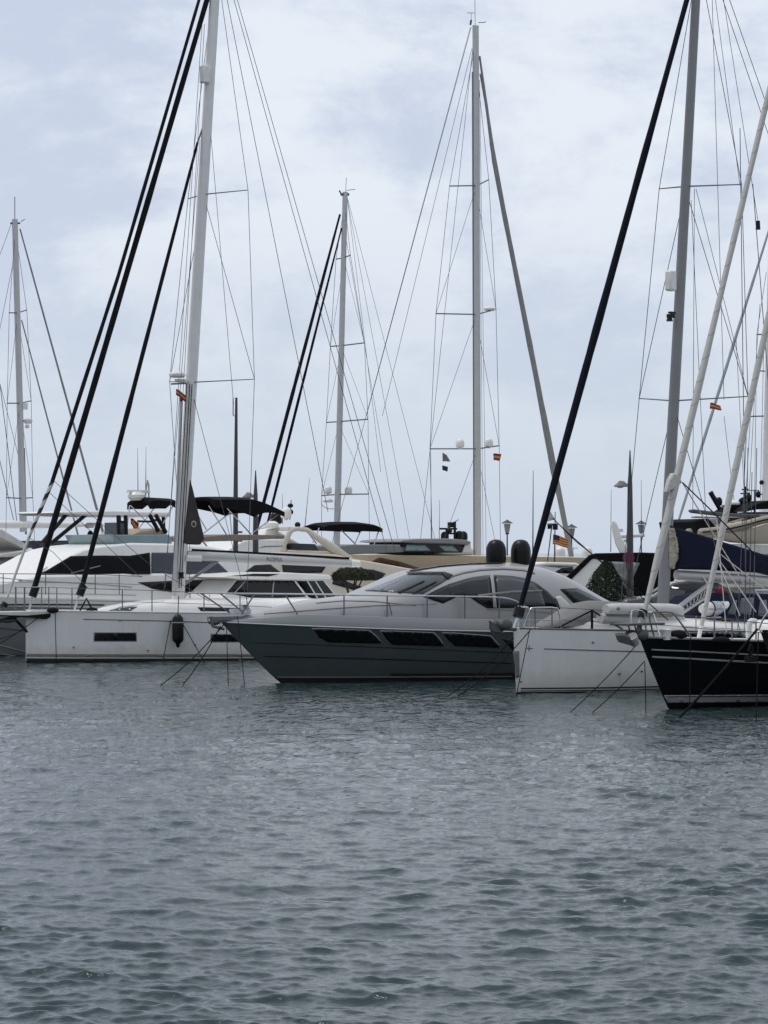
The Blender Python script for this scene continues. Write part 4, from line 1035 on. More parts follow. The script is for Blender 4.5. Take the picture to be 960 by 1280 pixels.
for k in range(5):
    a = k * 1.3; T2.add('trunk', MB().tube(arc([(.05 * math.cos(a), .05 * math.sin(a), 0), (.12 * math.cos(a), .12 * math.sin(a), zc * .5), (.4 * math.cos(a), .4 * math.sin(a), zc - .05)], 1), [.05, .045, .04, .035, .03, .025], 7), M['bark'])
def domep():
    a = random.uniform(0, 6.283); e = math.asin(random.random()); q = (1 - .3 * random.random() ** 2) * (1 + .08 * math.sin(a * 6) + .05 * math.sin(a * 13))
    v = Vector((.80 * math.cos(a) * math.cos(e) * q, .80 * math.sin(a) * math.cos(e) * q, .42 * math.sin(e) * q + random.uniform(-.12, 0)))
    return v + Vector((0, 0, zc)), v.normalized()
leaves(T2, 'crown', 5200, domep, .05, 'oliveleaf')
T2.add('planter', MB().box((0, 0, .2), (.9, .9, .4)), M['stone'], bevel=.03)

# lamp posts
def lamp_post(px, Y, ytop, yhead, xhead, label, zbase=1.1):
    p = W(px, ytop, Y); fr = at_thing('street_lamp', label, 'street lamp', (p.x, p.y, zbase))
    ht = p.z - zbase; zh = W(px, yhead, Y).z - zbase; xh = (xhead - px) / F * Y
    fr.add('pole', MB().tube([(0, 0, 0), (0, 0, ht * .5), (0, 0, zh), (0, 0, zh + .35), (0, 0, ht)], [.13, .115, .085, .06, .02], 12), M['pole'])
    hd = fr.add('lamp_head', MB().add(*loft([[(xh * t + .0, w * c, zh - .06 + hz * (1 - c * c)) for c in (-1, -.5, 0, .5, 1)] + [(xh * t, w * c, zh - .1) for c in (1, 0, -1)] for t, w, hz in ((-.05, .05, .06), (.25, .07, .08), (.45, .2, .16), (.8, .24, .18), (1.05, .12, .06), (1.2, .03, .02))])), M['greycover'])
    fr.add('lens', MB().ell((xh * .75, 0, zh - .11), (abs(xh) * .25, .16, .03)), M['lampglass'], hd)
    return fr
lamp_post(787.5, 99.5, 563, 605, 771, 'dark street lamp with a single arm behind the conical tree')
lamp_post(319.5, 113, 588, 619, 306, 'dark street lamp rising behind the black awning at left')
fr = at_thing('flagpole', 'tall dark grey pole with a forked top beside the left street lamp', 'pole', (W(294.5, 600, 116).x, 116, 1.1))
zz = W(294, 497, 116).z - 1.1
fr.add('shaft', MB().tube([(0, 0, 0), (.0, 0, zz * .5), (.03, 0, zz)], [.11, .10, .05], 10), M['pole'])
fr.add('fork', MB().tube([(-.0, 0, zz - .75), (-.10, 0, zz - .72), (-.10, 0, zz)], .022, 6), M['pole'])
for z_ in (1.75, 2.1): fr.add('bracket', MB().box((.12, 0, zz * .0 + 1.1 + z_), (.3, .1, .08)), M['galv'])
# no-parking sign on the lamp post
p = W(785.8, 697, 99.2)
SG = at_thing('road_sign', 'round red and blue no-parking sign fixed to the dark lamp post', 'sign', (p.x, p.y, p.z))
def disc(r, y, n=28): return [(r * math.cos(a), y, r * math.sin(a)) for a in np.linspace(0, 2 * math.pi, n + 1)[:-1]]
def dprism(r, y0, y1):
    a, b = disc(r, y0), disc(r, y1); n = len(a); return a + b, [tuple(range(n)), tuple(range(2 * n - 1, n - 1, -1))] + [(i, (i + 1) % n, n + (i + 1) % n, n + i) for i in range(n)]
SG.add('rim', MB().add(*dprism(.20, 0, .03)), M['signred']); SG.add('field', MB().add(*dprism(.145, -.006, .0)), M['signblue'])
q = MB().add([(-.12, -.012, .08), (-.08, -.012, .12), (.12, -.012, -.08), (.08, -.012, -.12), (-.12, -.006, .08), (-.08, -.006, .12), (.12, -.006, -.08), (.08, -.006, -.12)], [(0, 1, 2, 3), (7, 6, 5, 4), (0, 4, 5, 1), (1, 5, 6, 2), (2, 6, 7, 3), (3, 7, 4, 0)]); SG.add('slash', q, M['signred'])
SG.add('back_plate', MB().box((0, .05, -.26), (.12, .03, .22)), M['galv'])
# car parked on the quay
p = W(850, 760, 95.5)
CR = at_thing('parked_car', 'dark grey hatchback parked on the quay behind the navy sail cover', 'car', (p.x, p.y, 1.1), -56 + 90 - 30)
pf = [(-2.05, .35), (-2.1, .62), (-1.95, .82), (-1.0, .95), (-.35, 1.38), (.2, 1.46), (1.1, 1.42), (1.75, 1.05), (2.05, .9), (2.1, .5), (2.02, .3)]
V = [(x, -.86 + (.16 if z > 1 else 0), z) for x, z in pf] + [(x, .86 - (.16 if z > 1 else 0), z) for x, z in pf]; n = len(pf)
CR.add('body', MB().add(V, [tuple(range(n)), tuple(range(2 * n - 1, n - 1, -1))] + [(i, (i + 1) % n, n + (i + 1) % n, n + i) for i in range(n)]), M['carpaint'], bevel=.06)
for sg in (-1, 1):
    y = sg * .80
    CR.add('side_window', MB().add([(-.85, y + sg * .02, .98), (-.3, y - sg * .05, 1.32), (.3, y - sg * .06, 1.38), (1.0, y - sg * .06, 1.34), (1.45, y + sg * .02, 1.04)], [(0, 1, 2, 3, 4)]), M['glass'], solid=.01)
CR.add('windscreen', MB().add([(-1.02, -.6, 1.0), (-1.02, .6, 1.0), (-.42, .56, 1.38), (-.42, -.56, 1.38)], [(0, 1, 2, 3)]), M['glass'], solid=.01)
for x in (-1.3, 1.3):
    for sg in (-1, 1):
        w_ = CR.add('wheel', MB().tube([(x, sg * .72, .31), (x, sg * .90, .31)], .31, 20), M['tyre'])
        CR.add('rim', MB().tube([(x, sg * .88, .31), (x, sg * .915, .31)], .19, 14), M['alu'], w_)

# ================================================================== BOATS IN THE FAR BASIN
# cream flybridge yacht
B4 = Frame('motor_yacht', 'cream flybridge yacht with a sweeping arch and black awning', 'motor yacht', (270 - CX) / F * 127, 127, 26)
s = B4
s.hull(19, 5.2, lambda z: -1.8 * max(0, z) / 2, lambda x: 2.3 - .01 * x, m='cream', deck='cream', k=.8, draft=.5)
s.prism('deckhouse', [(300, 690), (355, 690), (420, 693), (440, 698), (470, 703), (520, 712), (530, 745), (300, 745)], lambda z: 2.3 - .15 * (z - 2), 'cream', bevel=.06)
s.setbvh(s.last)
s.decal('saloon_window', [(352, 705), (408, 707), (402, 716), (354, 717)], 'glass', off=.03)
s.decal('saloon_window', [(415, 730), (418, 721), (428, 714), (446, 711.5), (466, 712), (482, 717), (474, 727), (462, 735), (440, 737)], 'glass', off=.03)
s.prism('forward_coaming', [(278, 691), (304, 676), (318, 673.5), (356, 674), (356, 694), (285, 694)], 1.9, 'white', bevel=.06)
s.setbvh(s.last); s.decal('coaming_seam', [(322, 685.5), (330, 682.6), (355, 682), (355, 683), (331, 683.8)], 'darksteel', off=.02)
ar = MB()
for sg in (-1, 1):
    pts = [s.pt(a, b, -1.85) for a, b in ((353, 690), (355.5, 680), (362, 665.5), (366, 662), (372, 661), (384, 662.5), (398, 673), (415, 684), (438, 699))]
    pts = [Vector((q.x, sg * 1.85, q.z)) for q in pts]; ar.tube(pts, [.16, .14, .12, .11, .10, .11, .15, .20, .16], 10, .6)
q = s.pt(372, 661, -1.85); ar.box((q.x, 0, q.z), (.9, 3.7, .14))
s.add('radar_arch', ar, M['cream'], bevel=0)
s.prism('flybridge_coaming', [(352, 680), (356, 678), (359, 688), (410, 689), (418, 694), (352, 694)], 1.75, 'cream', bevel=.04)
s.prism('flybridge_windscreen', [(363, 679), (394, 680), (399, 688), (362, 687)], 1.5, 'clearpane', bevel=.02)
dome(s, 'satellite_dome', s.pt(357.5, 648, -.4), .24); dome(s, 'satellite_dome', s.pt(345, 655, .4), .27, m='blackplastic')
s.add('radar_scanner', MB().lathe(s.pt(339.5, 657, -.6), [(.3, -.1), (.33, 0), (.3, .12), (.15, .2)], 14), M['plastic'])
s.prism('radar_mount', [(328, 674), (333, 662), (346, 660), (351, 674)], .5, 'white', bevel=.08)
s.rod('antenna_mast', [s.pt(362, 650), s.pt(364, 625)], .03, 'alu', n=6); s.add('horn', MB().ell(s.pt(363, 632, 0), (.14, .1, .1)).ell(s.pt(363.5, 640, 0), (.12, .1, .12)), M['blackplastic'])
s.add('searchlight', MB().ell(s.pt(372, 656, -.8), (.13, .13, .13)).ell(s.pt(361, 683, -1.9), (.13, .06, .13)), M['blackplastic'])
a3 = awning(s, 'bimini', ([(379, 656), (390, 653.5), (410, 652.2), (440, 652.2), (462, 654.5), (472, 657.5), (476, 660)], [(380, 660), (392, 659.8), (410, 660), (425, 661), (450, 661.5), (468, 662), (475, 663)]), 1.2, 'black')
for a, b in (((424, 660), (446, 682)), ((452, 661), (443, 681)), ((474, 662), (467, 682)), ((399, 660), (391, 678)), ((380, 659), (396, 680))): s.rod('bimini_frame', [s.pt(*a, -1.0), s.pt(*b, -1.1)], .028, 'steel', parent=a3, n=6)
s.prism('aft_coaming', [(425, 682.5), (440, 680.5), (500, 681), (504, 690), (425, 694)], 1.9, 'greypaint_hullshade', bevel=.04)
s.rod('whip_antenna', [s.pt(381, 660), s.pt(387, 597)], [.02, .007], 'wire', n=5); s.rod('whip_antenna', [s.pt(353, 655), s.pt(353, 617)], [.02, .007], 'wire', n=5)

# tan-hulled yacht with grey hardtop
B8 = Frame('motor_yacht', 'tan flared-bow yacht with dark grey hardtop and black radar gear', 'motor yacht', (481 - CX) / F * 137, 137, 30)
s = B8
s.hull(17, 5, lambda z: -2.2 * max(0, z) / 3.4, lambda x: 3.35 - .012 * x, m='tan', deck='cream', k=1.6, pd=2.6, pw=1.3, wl=.7, draft=.5)
s.decal('lower_hull', [(464, 702), (474, 696.5), (500, 702), (526, 710.5), (560, 722), (560, 750), (500, 750), (474, 715)], 'brown', off=.02)
s.prism('hardtop', [(500, 677.5), (504, 675), (520, 673.4), (560, 673), (584, 675), (590, 678), (586, 681), (560, 680), (520, 679)], 2.0, 'darkalu', bevel=.06)
s.prism('windscreen', [(508, 678.5), (585, 679.5), (589, 690.5), (505, 690.5)], 1.75, 'glass', bevel=.03); s.setbvh(s.last)
s.decal('glass_pane', [(508, 681), (532, 681.5), (538, 688.5), (506, 688.5)], 'teal', off=.02); s.decal('glass_pane', [(548, 682), (566, 682), (573, 689.5), (556, 689)], 'teal', off=.02)
s.prism('aft_fin', [(583, 677), (588, 676), (590, 690), (578, 691)], 1.8, 'offwhite', bevel=.03)
s.rod('radar_mast', [s.pt(568.5, 676), s.pt(568.5, 652)], .065, 'blackplastic', n=8)
s.add('radar_array', MB().box(s.pt(560, 661, 0), (.95, .14, .09)).box(s.pt(564, 656, 0), (.3, .2, .25)).box(s.pt(564, 667, 0), (.6, .12, .08)).ell(s.pt(561, 663.5, -.1), (.17, .17, .17)), M['blackplastic'])
dome(s, 'satellite_dome', s.pt(556, 675, 0), .20, m='blackplastic'); dome(s, 'satellite_dome', s.pt(574, 674, 0), .20, m='blackplastic'); dome(s, 'satellite_dome', s.pt(579, 675.5, .5), .22, m='blackplastic')
s.rod('whip_antenna', [s.pt(549, 674), s.pt(549.5, 625)], [.025, .012], 'alu', n=6); s.rod('whip_antenna', [s.pt(539, 674), s.pt(538.5, 560)], [.02, .008], 'wire', n=5)
s.rod('wind_vane', [s.pt(569, 652), s.pt(573, 649.5)], .02, 'wire', n=5)

# sailing yachts with tall masts in the far basin
def far_sail(px, Y, yaw, label, L=15, B=4.3, dxbow=-90, m='white'):
    fr = Frame('sailing_yacht', label, 'sailing yacht', (px + dxbow - CX) / F * Y, Y, yaw)
    fr.hull(L, B, lambda z: -.5 * max(0, z) / 1.4, lambda x: 1.5 - .02 * x, m=m, k=.7, draft=.5)
    fr.add('coachroof', MB().box((L * .45, 0, 1.6), (L * .4, B * .5, .5)), M['white'], bevel=.15)
    return fr
# S3: centre mast, bow to the right
S3 = far_sail(595, 143, 205, 'sailing yacht whose tall central mast carries two domes and beige forestays', L=19, B=5, dxbow=125)
s = S3
mast = rigmast(s, (597, 712), (594.5, 32), .20, .165, 'alu', track=False)
s.rod('sail_track', [s.pt(593.0, 712, 0), s.pt(591, 90, 0)], .05, 'darksteel', parent=mast, n=6)
lv = [((596, 232), (562, 232.5), (611, 224.5), 1.2), ((596, 393), (545, 392), (620, 386.5), 1.6), ((597, 561), (537.5, 561), (624, 557), 1.8)]
near, far = [], []
for r0, a, b, w in lv:
    # bow right: near side is y positive after the turn
    pa, pb, pr = s.pt(*a, w), s.pt(*b, -w), s.pt(*r0, 0)
    s.rod('spreader', [pr, pa], .035, 'darksteel', parent=mast, n=6); s.rod('spreader', [pr, pb], .035, 'darksteel', parent=mast, n=6); near.append(pa); far.append(pb)
hd = s.pt(593, 60)
for T, e in ((near, s.pt(541, 712, 1.9)), (far, s.pt(626, 712, -1.9))):
    s.wire('shroud', [hd] + T + [e], .013); s.wire('diagonal_shroud', [s.pt(595, 234), T[1]], .011); s.wire('diagonal_shroud', [s.pt(595, 395), T[2]], .011); s.wire('lower_shroud', [s.pt(596, 563), e], .011)
for a, b in (((589, 34), (458, 520)), ((590, 60), (478, 520)), ((588, 34), (412, 690)), ((591, 60), (524, 690))): s.wire('backstay', [s.pt(*a), s.pt(*b)], .012)
furl(s, [(599.5, 70), (618, 205), (668, 460), (715, 700)], [.05, .07, .10, .12, .13, .14, .14, .13], 'sailgrey', name='furled_headsail')
furl(s, [(600, 92), (690, 590), (708, 660)], [.035, .06, .07, .075, .08, .08], 'sailgrey', name='furled_staysail')
for px, y, w in ((575, 560, 1.0), (611, 559, -1.0)):
    dome(s, 'satellite_dome', s.pt(px, y - .5, w), .21, parent=mast)
s.add('radar_scanner', MB().lathe(s.pt(612, 388, -1.2), [(.2, -.02), (.3, .02), (.3, .1), (.2, .18)], 14), M['plastic'], mast)
s.rod('antenna', [s.pt(594, 32), s.pt(593.5, -8)], .014, 'wire', parent=mast, n=5); s.add('wind_vane', MB().tube([s.pt(584, 16), s.pt(592.5, 16.3)], .015, 5).tube([s.pt(589, 26), s.pt(589, 16)], .012, 5).tube([s.pt(598, 28), s.pt(606, 28), s.pt(607, 26.5)], .02, 5).tube([s.pt(588, 31), s.pt(589, 25)], .05, 6), M['wire'], mast)
for nm, dx in (('halyard', 4), ('halyard', 8)): s.wire(nm, [s.pt(598 + dx * .2, 100, -.2), s.pt(600 + dx, 712, -.5)], .010)
s.rod('boom', [s.pt(590, 690), s.pt(470, 690)], .16, 'alu', n=10)
flag('pennant', 'grey pennant below the left spreader of the central mast', [(553, 566), (553.2, 577), (558, 568), (563, 576.5)], 142, [(1, 4)], wave=.04)
flag('pennant', 'tiny black square pennant below the grey pennant', [(552.6, 582), (553, 588), (560, 583), (559.5, 589)], 142, [(1, 3)], wave=.04)
flag('spanish_flag', 'Spanish flag below the right spreader of the central mast', [(616.5, 567), (617, 575.5), (627, 567), (625, 575.5)], 142, ES, wave=.05)
# S2
S2 = far_sail(425, 155, 24, 'sailing yacht with a silver four-spreader mast behind the cream yacht', L=17, B=4.8, dxbow=-125)
s = S2
mast = rigmast(s, (420.5, 695), (431.5, 240), .19, .15, 'alu', track=False)
tl = [((430, 322), (420, 324), (438, 319)), ((427, 432), (413, 433), (455.5, 428.5)), ((423.5, 527), (408, 528), (460, 524)), ((422, 618), (402, 619.5), (461, 617.5))]
nr, fa = [], []
for (r0, a, b), w in zip(tl, (.5, 1.0, 1.4, 1.5)):
    pr, pa, pb = s.pt(*r0, 0), s.pt(*b, -w), s.pt(*a, w)
    s.rod('spreader', [pr, pa], .035, 'darksteel', parent=mast, n=6); s.rod('spreader', [pr, pb], .035, 'darksteel', parent=mast, n=6); nr.append(pa); fa.append(pb)
hd = s.pt(431, 252)
for T, e in ((nr, s.pt(462, 690, -1.6)), (fa, s.pt(402, 690, 1.6))):
    s.wire('shroud', [hd] + T + [e], .013)
    for i, r_ in ((0, (430, 325)), (1, (427, 435)), (2, (423.5, 530))): s.wire('diagonal_shroud', [s.pt(*r_), T[i + 1]], .010)
for a, b in (((434, 246), (548, 690)), ((434, 248), (515, 690)), ((433, 300), (500, 690)), ((434, 246), (476, 590))): s.wire('backstay', [s.pt(*a), s.pt(*b)], .011)
furl(s, [(317, 676), (425, 268)], [.09, .10, .10, .095, .08, .06], 'darksail'); furl(s, [(329, 676), (427, 285)], [.06, .075, .075, .07, .06, .04], 'navysail', name='furled_staysail')
dome(s, 'satellite_dome', s.pt(410, 617, 0), .21, mast); dome(s, 'satellite_dome', s.pt(435.5, 617, 0), .21, mast)
s.add('radar_scanner', MB().lathe(s.pt(410, 628, 0), [(.2, 0), (.28, .04), (.28, .12), (.15, .2)], 12).tube(arc([s.pt(402, 624), s.pt(402, 632), s.pt(410, 636), s.pt(420, 636)], 1), .03, 6), M['plastic'], mast)
s.rod('antenna', [s.pt(432, 240), s.pt(433, 222)], .014, 'wire', parent=mast, n=5); s.add('wind_vane', MB().tube([s.pt(424, 238), s.pt(427, 243)], .04, 6).tube([s.pt(433, 238), s.pt(444, 236.5)], .018, 5).tube([s.pt(426, 243), s.pt(436, 243)], .08, 6), M['wire'], mast)
s.rod('boom', [s.pt(424, 690), s.pt(520, 694)], .16, 'alu', n=10)
# S0
S0 = far_sail(25, 140, 200, 'sailing yacht with a white boom, its mast the farthest left', L=15, dxbow=95)
s = S0
mast = rigmast(s, (29, 665), (18.5, 274), .17, .14, 'alu', track=False)
s.rod('sail_track', [s.pt(32.5, 668), s.pt(30, 560)], .05, 'darksteel', parent=mast, n=6)
tl = [((22, 391), (11.5, 391), (33.5, 387.5)), ((25.5, 504), (9, 504), (39, 501)), ((27.5, 623), (8, 622), (41, 622))]
nr, fa = [], []
for (r0, a, b), w in zip(tl, (.6, .9, 1.1)):
    pr, pa, pb = s.pt(*r0, 0), s.pt(*a, w), s.pt(*b, -w)
    s.rod('spreader', [pr, pa], .03, 'darksteel', parent=mast, n=6); s.rod('spreader', [pr, pb], .03, 'darksteel', parent=mast, n=6); nr.append(pa); fa.append(pb)
hd = s.pt(19, 285)
for T, e in ((nr, s.pt(7, 690, 1.5)), (fa, s.pt(44, 690, -1.5))): s.wire('shroud', [hd] + T + [e], .012); s.wire('diagonal_shroud', [s.pt(22, 394), T[1]], .010); s.wire('diagonal_shroud', [s.pt(25, 506), T[2]], .010)
furl(s, [(25, 286), (122, 640), (135, 690)], [.035, .05, .06, .065, .07], 'sailgrey'); furl(s, [(27, 400), (90, 640), (103, 690)], [.03, .04, .045, .045], 'sailgrey', name='furled_staysail')
for a, b in (((14, 280), (-30, 400)), ((16, 330), (-30, 560)), ((0, 480), (23, 570))): s.wire('backstay', [s.pt(*a), s.pt(*b)], .012)
s.wire('halyard', [s.pt(0, 480), s.pt(22, 660)], .018); s.wire('halyard', [s.pt(-4, 560), s.pt(17, 650)], .018)
boom = s.rod('boom', lin(s.pt(112, 656), s.pt(-30, 655.5), 5), [.08, .16, .19, .19, .17], 'white', n=12)
s.add('radar_scanner', MB().lathe(s.pt(35, 527, 0), [(.15, -.1), (.22, 0), (.22, .08), (.12, .14)], 12).box(s.pt(31, 508, 0), (.25, .2, .3)).ell(s.pt(34, 533, 0), (.12, .1, .1)), M['plastic'], mast)
s.rod('antenna', [s.pt(18.5, 274), s.pt(18.5, 246)], .02, 'wire', parent=mast, n=5); s.add('wind_vane', MB().tube([s.pt(13, 279), s.pt(25, 279)], .05, 6).tube([s.pt(26, 277), s.pt(31, 274)], .02, 5), M['wire'], mast)
# SR: right edge
SR = far_sail(958, 118, 18, 'sailing yacht with a pale mast at the right frame edge and thin grey rolled sail', L=16, dxbow=-112)
s = SR
mast = rigmast(s, (955.5, 680), (965, 280), .17, .13, 'whitemast', track=False)
for r0, a, b, w in (((961, 418), (946, 418), (976, 417), .6), ((960, 464), (945, 463.5), (978, 465), .9), ((959, 520), (938, 520.5), (980, 519), 1.1)):
    pr = s.pt(*r0, 0); s.rod('spreader', [pr, s.pt(*a, w)], .03, 'darksteel', parent=mast, n=6); s.rod('spreader', [pr, s.pt(*b, -w)], .03, 'darksteel', parent=mast, n=6)
furl(s, [(847, 655), (962, 285)], [.05, .06, .065, .065, .06, .04], mat('pale_blue_grey_sail', (.34, .36, .40), .6))
for a, b in (((946, 418), (943, 640)), ((950, 380), (944, 464)), ((945, 464), (934, 660)), ((938, 520), (930, 660)), ((958, 340), (946, 418)), ((955, 420), (950, 640)), ((920, 420), (934, 690)), ((905, 520), (925, 690))): s.wire('shroud', [s.pt(*a, .5), s.pt(*b, .7)], .011)
s.add('steaming_light', MB().ell(s.pt(952, 603, -.1), (.1, .08, .1)).tube([s.pt(950, 618, 0), s.pt(956, 617, 0)], .03, 6), M['blackplastic'], mast)

# motor yacht with hoisted dinghy, right
B9 = Frame('motor_yacht', 'dark motor yacht with hardtop and radar gear carrying a hoisted dinghy, right', 'motor yacht', (868 - CX) / F * 112, 112, 20)
s = B9
s.hull(15, 4.8, lambda z: -.4 * max(0, z) / 2, lambda x: 2.2, m='offwhite', k=.8, draft=.5, pd=3.5)
s.prism('aft_structure', [(868, 652), (886, 648), (897, 660), (900, 672), (874, 676)], 1.6, 'black', bevel=.04)
s.prism('boat_deck', [(895, 682), (930, 680), (1010, 682), (1010, 694), (930, 693)], 1.9, 'offwhite', bevel=.04)
s.prism('deckhouse', [(905, 694), (1010, 694), (1010, 735), (890, 735)], 1.8, 'offwhite', bevel=.05)
s.prism('davit', [(865, 638), (868, 636.5), (905, 641), (960, 643.5), (1000, 643), (1000, 647), (905, 645.5), (868, 641)], .16, 'galv', bevel=.03, y0=-1.6, y1=-1.2) if True else None
s.prism('davit', [(868, 645), (905, 646), (1000, 644.5), (1000, 647.5), (868, 647.5)], .1, 'alu', bevel=.02, y0=-1.0, y1=-.7)
s.rod('crane_arm', [s.pt(888, 615, -1), s.pt(900, 637, -1)], [.10, .08], 'blackplastic', n=8); s.rod('crane_wire', [s.pt(889, 616, -1), s.pt(899, 625, -1), s.pt(912, 650, -1)], .02, 'paleline', n=5); s.add('crane_hook', MB().ell(s.pt(899, 627, -1), (.13, .1, .18)), M['blackplastic'])
s.prism('bridge_house', [(895, 648), (915, 646), (940, 640), (1010, 640), (1010, 670), (895, 668)], 1.5, 'darkalu', bevel=.05, y0=.2, y1=1.9)
s.prism('hardtop', [(930, 640), (945, 630), (962, 625.5), (1010, 625), (1010, 634), (945, 637)], 1.4, 'black', bevel=.04)
s.prism('radar_pedestal', [(911, 648), (912, 631), (920, 631), (924, 648)], .35, 'black', bevel=.04); s.add('radar_scanner', MB().lathe(s.pt(917, 630, 0), [(.25, -.02), (.25, .05), (.18, .12), (.1, .15)], 14), M['plastic'])
am = s.rod('antenna_mast', [s.pt(931, 646), s.pt(931.5, 608)], .05, 'blackplastic', n=8)
for y, w in ((612, 9), (617, 13), (622.5, 10), (627, 14), (634, 12)): s.rod('antenna_arm', [s.pt(931 - w * .4, y), s.pt(931 + w * .5, y - .5)], .03, 'blackplastic', parent=am, n=6)
s.rod('antenna_mast', [s.pt(943, 640), s.pt(943.5, 612)], .035, 'darksteel', n=6); s.rod('antenna_arm', [s.pt(934, 613), s.pt(949, 613)], .02, 'darksteel', n=5)
s.add('nav_light', MB().ell(s.pt(936, 622, 0), (.12, .1, .15)).ell(s.pt(927, 626, 0), (.12, .1, .12)).ell(s.pt(948, 618, 0), (.1, .1, .14)), M['blackplastic'])
s.prism('side_cover', [(949, 643), (962, 643), (975, 660), (968, 662)], 1.7, 'greycover', bevel=.04)
# hoisted dinghy
p = B9.mw @ s.pt(915, 672, -2.0)
DG = at_thing('dinghy', 'tan inflatable dinghy with pale hull hoisted on the dark yacht', 'dinghy', (p.x, p.y, p.z), 20)
d2 = DG.inv @ B9.mw
tubep = arc([d2 @ s.pt(a, b, -2.2) for a, b in ((873, 665.5), (885, 664.5), (905, 662), (930, 656.5), (950, 650.5), (965, 648))], 1)
DG.add('side_tube', MB().tube(tubep, [.09] + [.15] * (len(tubep) - 2) + [.13], 12), M['ribtan'])
DG.add('side_tube', MB().tube([q + Vector((0, 1.1, .0)) for q in tubep], [.09] + [.15] * (len(tubep) - 2) + [.13], 12), M['ribtan'])
DG.add('rubbing_strip', MB().tube([q + Vector((0, -.155, 0)) for q in tubep[1:]], .03, 6), M['blackplastic'])
rings = []
for (a, b), (c_, d_), w in (((874, 667), (876, 669), .3), ((890, 668), (893, 673), .5), ((910, 667), (913, 678), .6), ((935, 663), (938, 680), .62), ((960, 655), (962, 680), .62), ((975, 652), (975, 679), .6)):
    u, k_ = d2 @ s.pt(a, b, -2.2), d2 @ s.pt(c_, d_, -1.7)
    rings.append([(u.x, u.y + .55 - w, u.z), (k_.x, u.y + .55 - w * .5, (u.z + k_.z * 2) / 3), (k_.x, u.y + .55, k_.z), (k_.x, u.y + .55 + w * .5, (u.z + k_.z * 2) / 3), (u.x, u.y + .55 + w, u.z)])
DG.add('hull', MB().add(*loft(rings)), M['cream'])
mb = MB()
for k in range(7): mb.ell(d2 @ s.pt(908 + k * 4.5, 657 - k * .6 + random.uniform(-1, 1), -1.8), (.12, .2, .07))
DG.add('rope_heap', mb, M['paleline'])

# black-canopied motorboat behind the conical tree
B6 = Frame('motor_yacht', 'white motor yacht under a black canopy with clear panels behind the conical tree', 'motor yacht', (690 - CX) / F * 119, 119, -6)
s = B6
s.hull(14, 4.4, lambda z: -1.0 * max(0, z) / 2, lambda x: 1.9 - .01 * x, m='white', k=.8, draft=.5)
s.prism('deckhouse', [(680, 748), (700, 732), (738, 697), (850, 694), (860, 750)], 1.9, 'white', bevel=.06)
dh = s.last
cn_ = s.prism('canopy', [(692, 736), (736, 694), (744, 691.5), (800, 690.5), (846, 692), (858, 705), (860, 745), (780, 745), (772, 720), (762, 702), (741, 698), (700, 738)], 2.0, 'black', bevel=.05)
s.setbvh(s.last, dh)
s.decal('clear_panel', [(764, 702), (782, 702.5), (784, 722), (782, 738), (778, 728), (771, 714)], 'foggypane', parent=cn_, off=.02); s.decal('clear_panel', [(789, 703), (800, 703.5), (792, 722), (788, 722)], 'foggypane', parent=cn_, off=.02)
s.prism('radar_arch', [(763.5, 652), (767, 650), (772, 656), (777, 672), (787, 693), (776, 693.5), (769, 680), (765, 664)], .16, 'white', bevel=.04, y0=-1.75, y1=-1.4)
s.prism('arch_beam', [(774, 668.5), (806, 667), (806, 671), (775, 673)], .12, 'white', bevel=.03)
s.add('radar_scanner', MB().box(s.pt(773.5, 663, -1.2), (.35, .3, .12)).lathe(s.pt(784, 678, 0), [(.15, 0), (.15, .12)], 10), M['plastic'])
s.add('nav_light', MB().ell(s.pt(767, 655, -1.6), (.12, .1, .14)), M['plastic'])
s.rod('whip_antenna', [s.pt(763.5, 690), s.pt(764, 612)], [.02, .008], 'wire', n=5); s.rod('whip_antenna', [s.pt(802, 690), s.pt(801.5, 600)], [.02, .008], 'wire', n=5)
# white cabin boat right of the silver roof
B7 = Frame('motor_yacht', 'white cabin cruiser with dark side windows showing past the silver roof', 'motor yacht', (650 - CX) / F * 132, 132, 18)
s = B7
s.hull(12, 4, lambda z: -1.0 * max(0, z) / 2, lambda x: 1.9, m='white', k=.8, draft=.5)
s.prism('deckhouse', [(640, 716), (668, 704.5), (685, 702.5), (720, 703.5), (736, 710.5), (745, 735), (640, 735)], 1.7, 'white', bevel=.06); s.setbvh(s.last)
s.decal('cabin_window', [(692, 716), (702, 710), (716, 708.3), (718, 717)], 'glass', off=.02); s.decal('cabin_window', [(721, 709), (732, 712), (737, 718), (722, 718)], 'glass', off=.02)
s.decal('roof_panel', [(676, 707), (690, 706), (722, 707), (700, 709.5)], 'stripe', off=.02)
# distant pale boats at the far moles
for px, Y, w, lab in ((712, 205, 50, 'distant white boat with two pale domes near the striped flag'), (745, 230, 40, 'distant low white boat just left of the black canopy')):
    fr = Frame('motorboat', lab, 'motorboat', (px - w * .5 - CX) / F * Y, Y, 8); s = fr
    s.hull(w / F * Y * 1.05, 3.6, lambda z: -.6 * max(0, z) / 2, lambda x: 2.2, m='white', k=.8, draft=.4)
    s.add('cabin', MB().box((w / F * Y * .45, 0, 2.5), (w / F * Y * .5, 2.2, .7)), M['offwhite'], bevel=.1)
    if px == 712:
        for q in (700, 734): dome(s, 'satellite_dome', s.pt(q, 697, 0), .38)
        s.rod('radar_mast', [s.pt(716, 700), s.pt(716, 684)], .06, 'plastic', n=6); s.rod('radar_arm', [s.pt(711, 685), s.pt(722, 685)], .06, 'plastic', n=6)
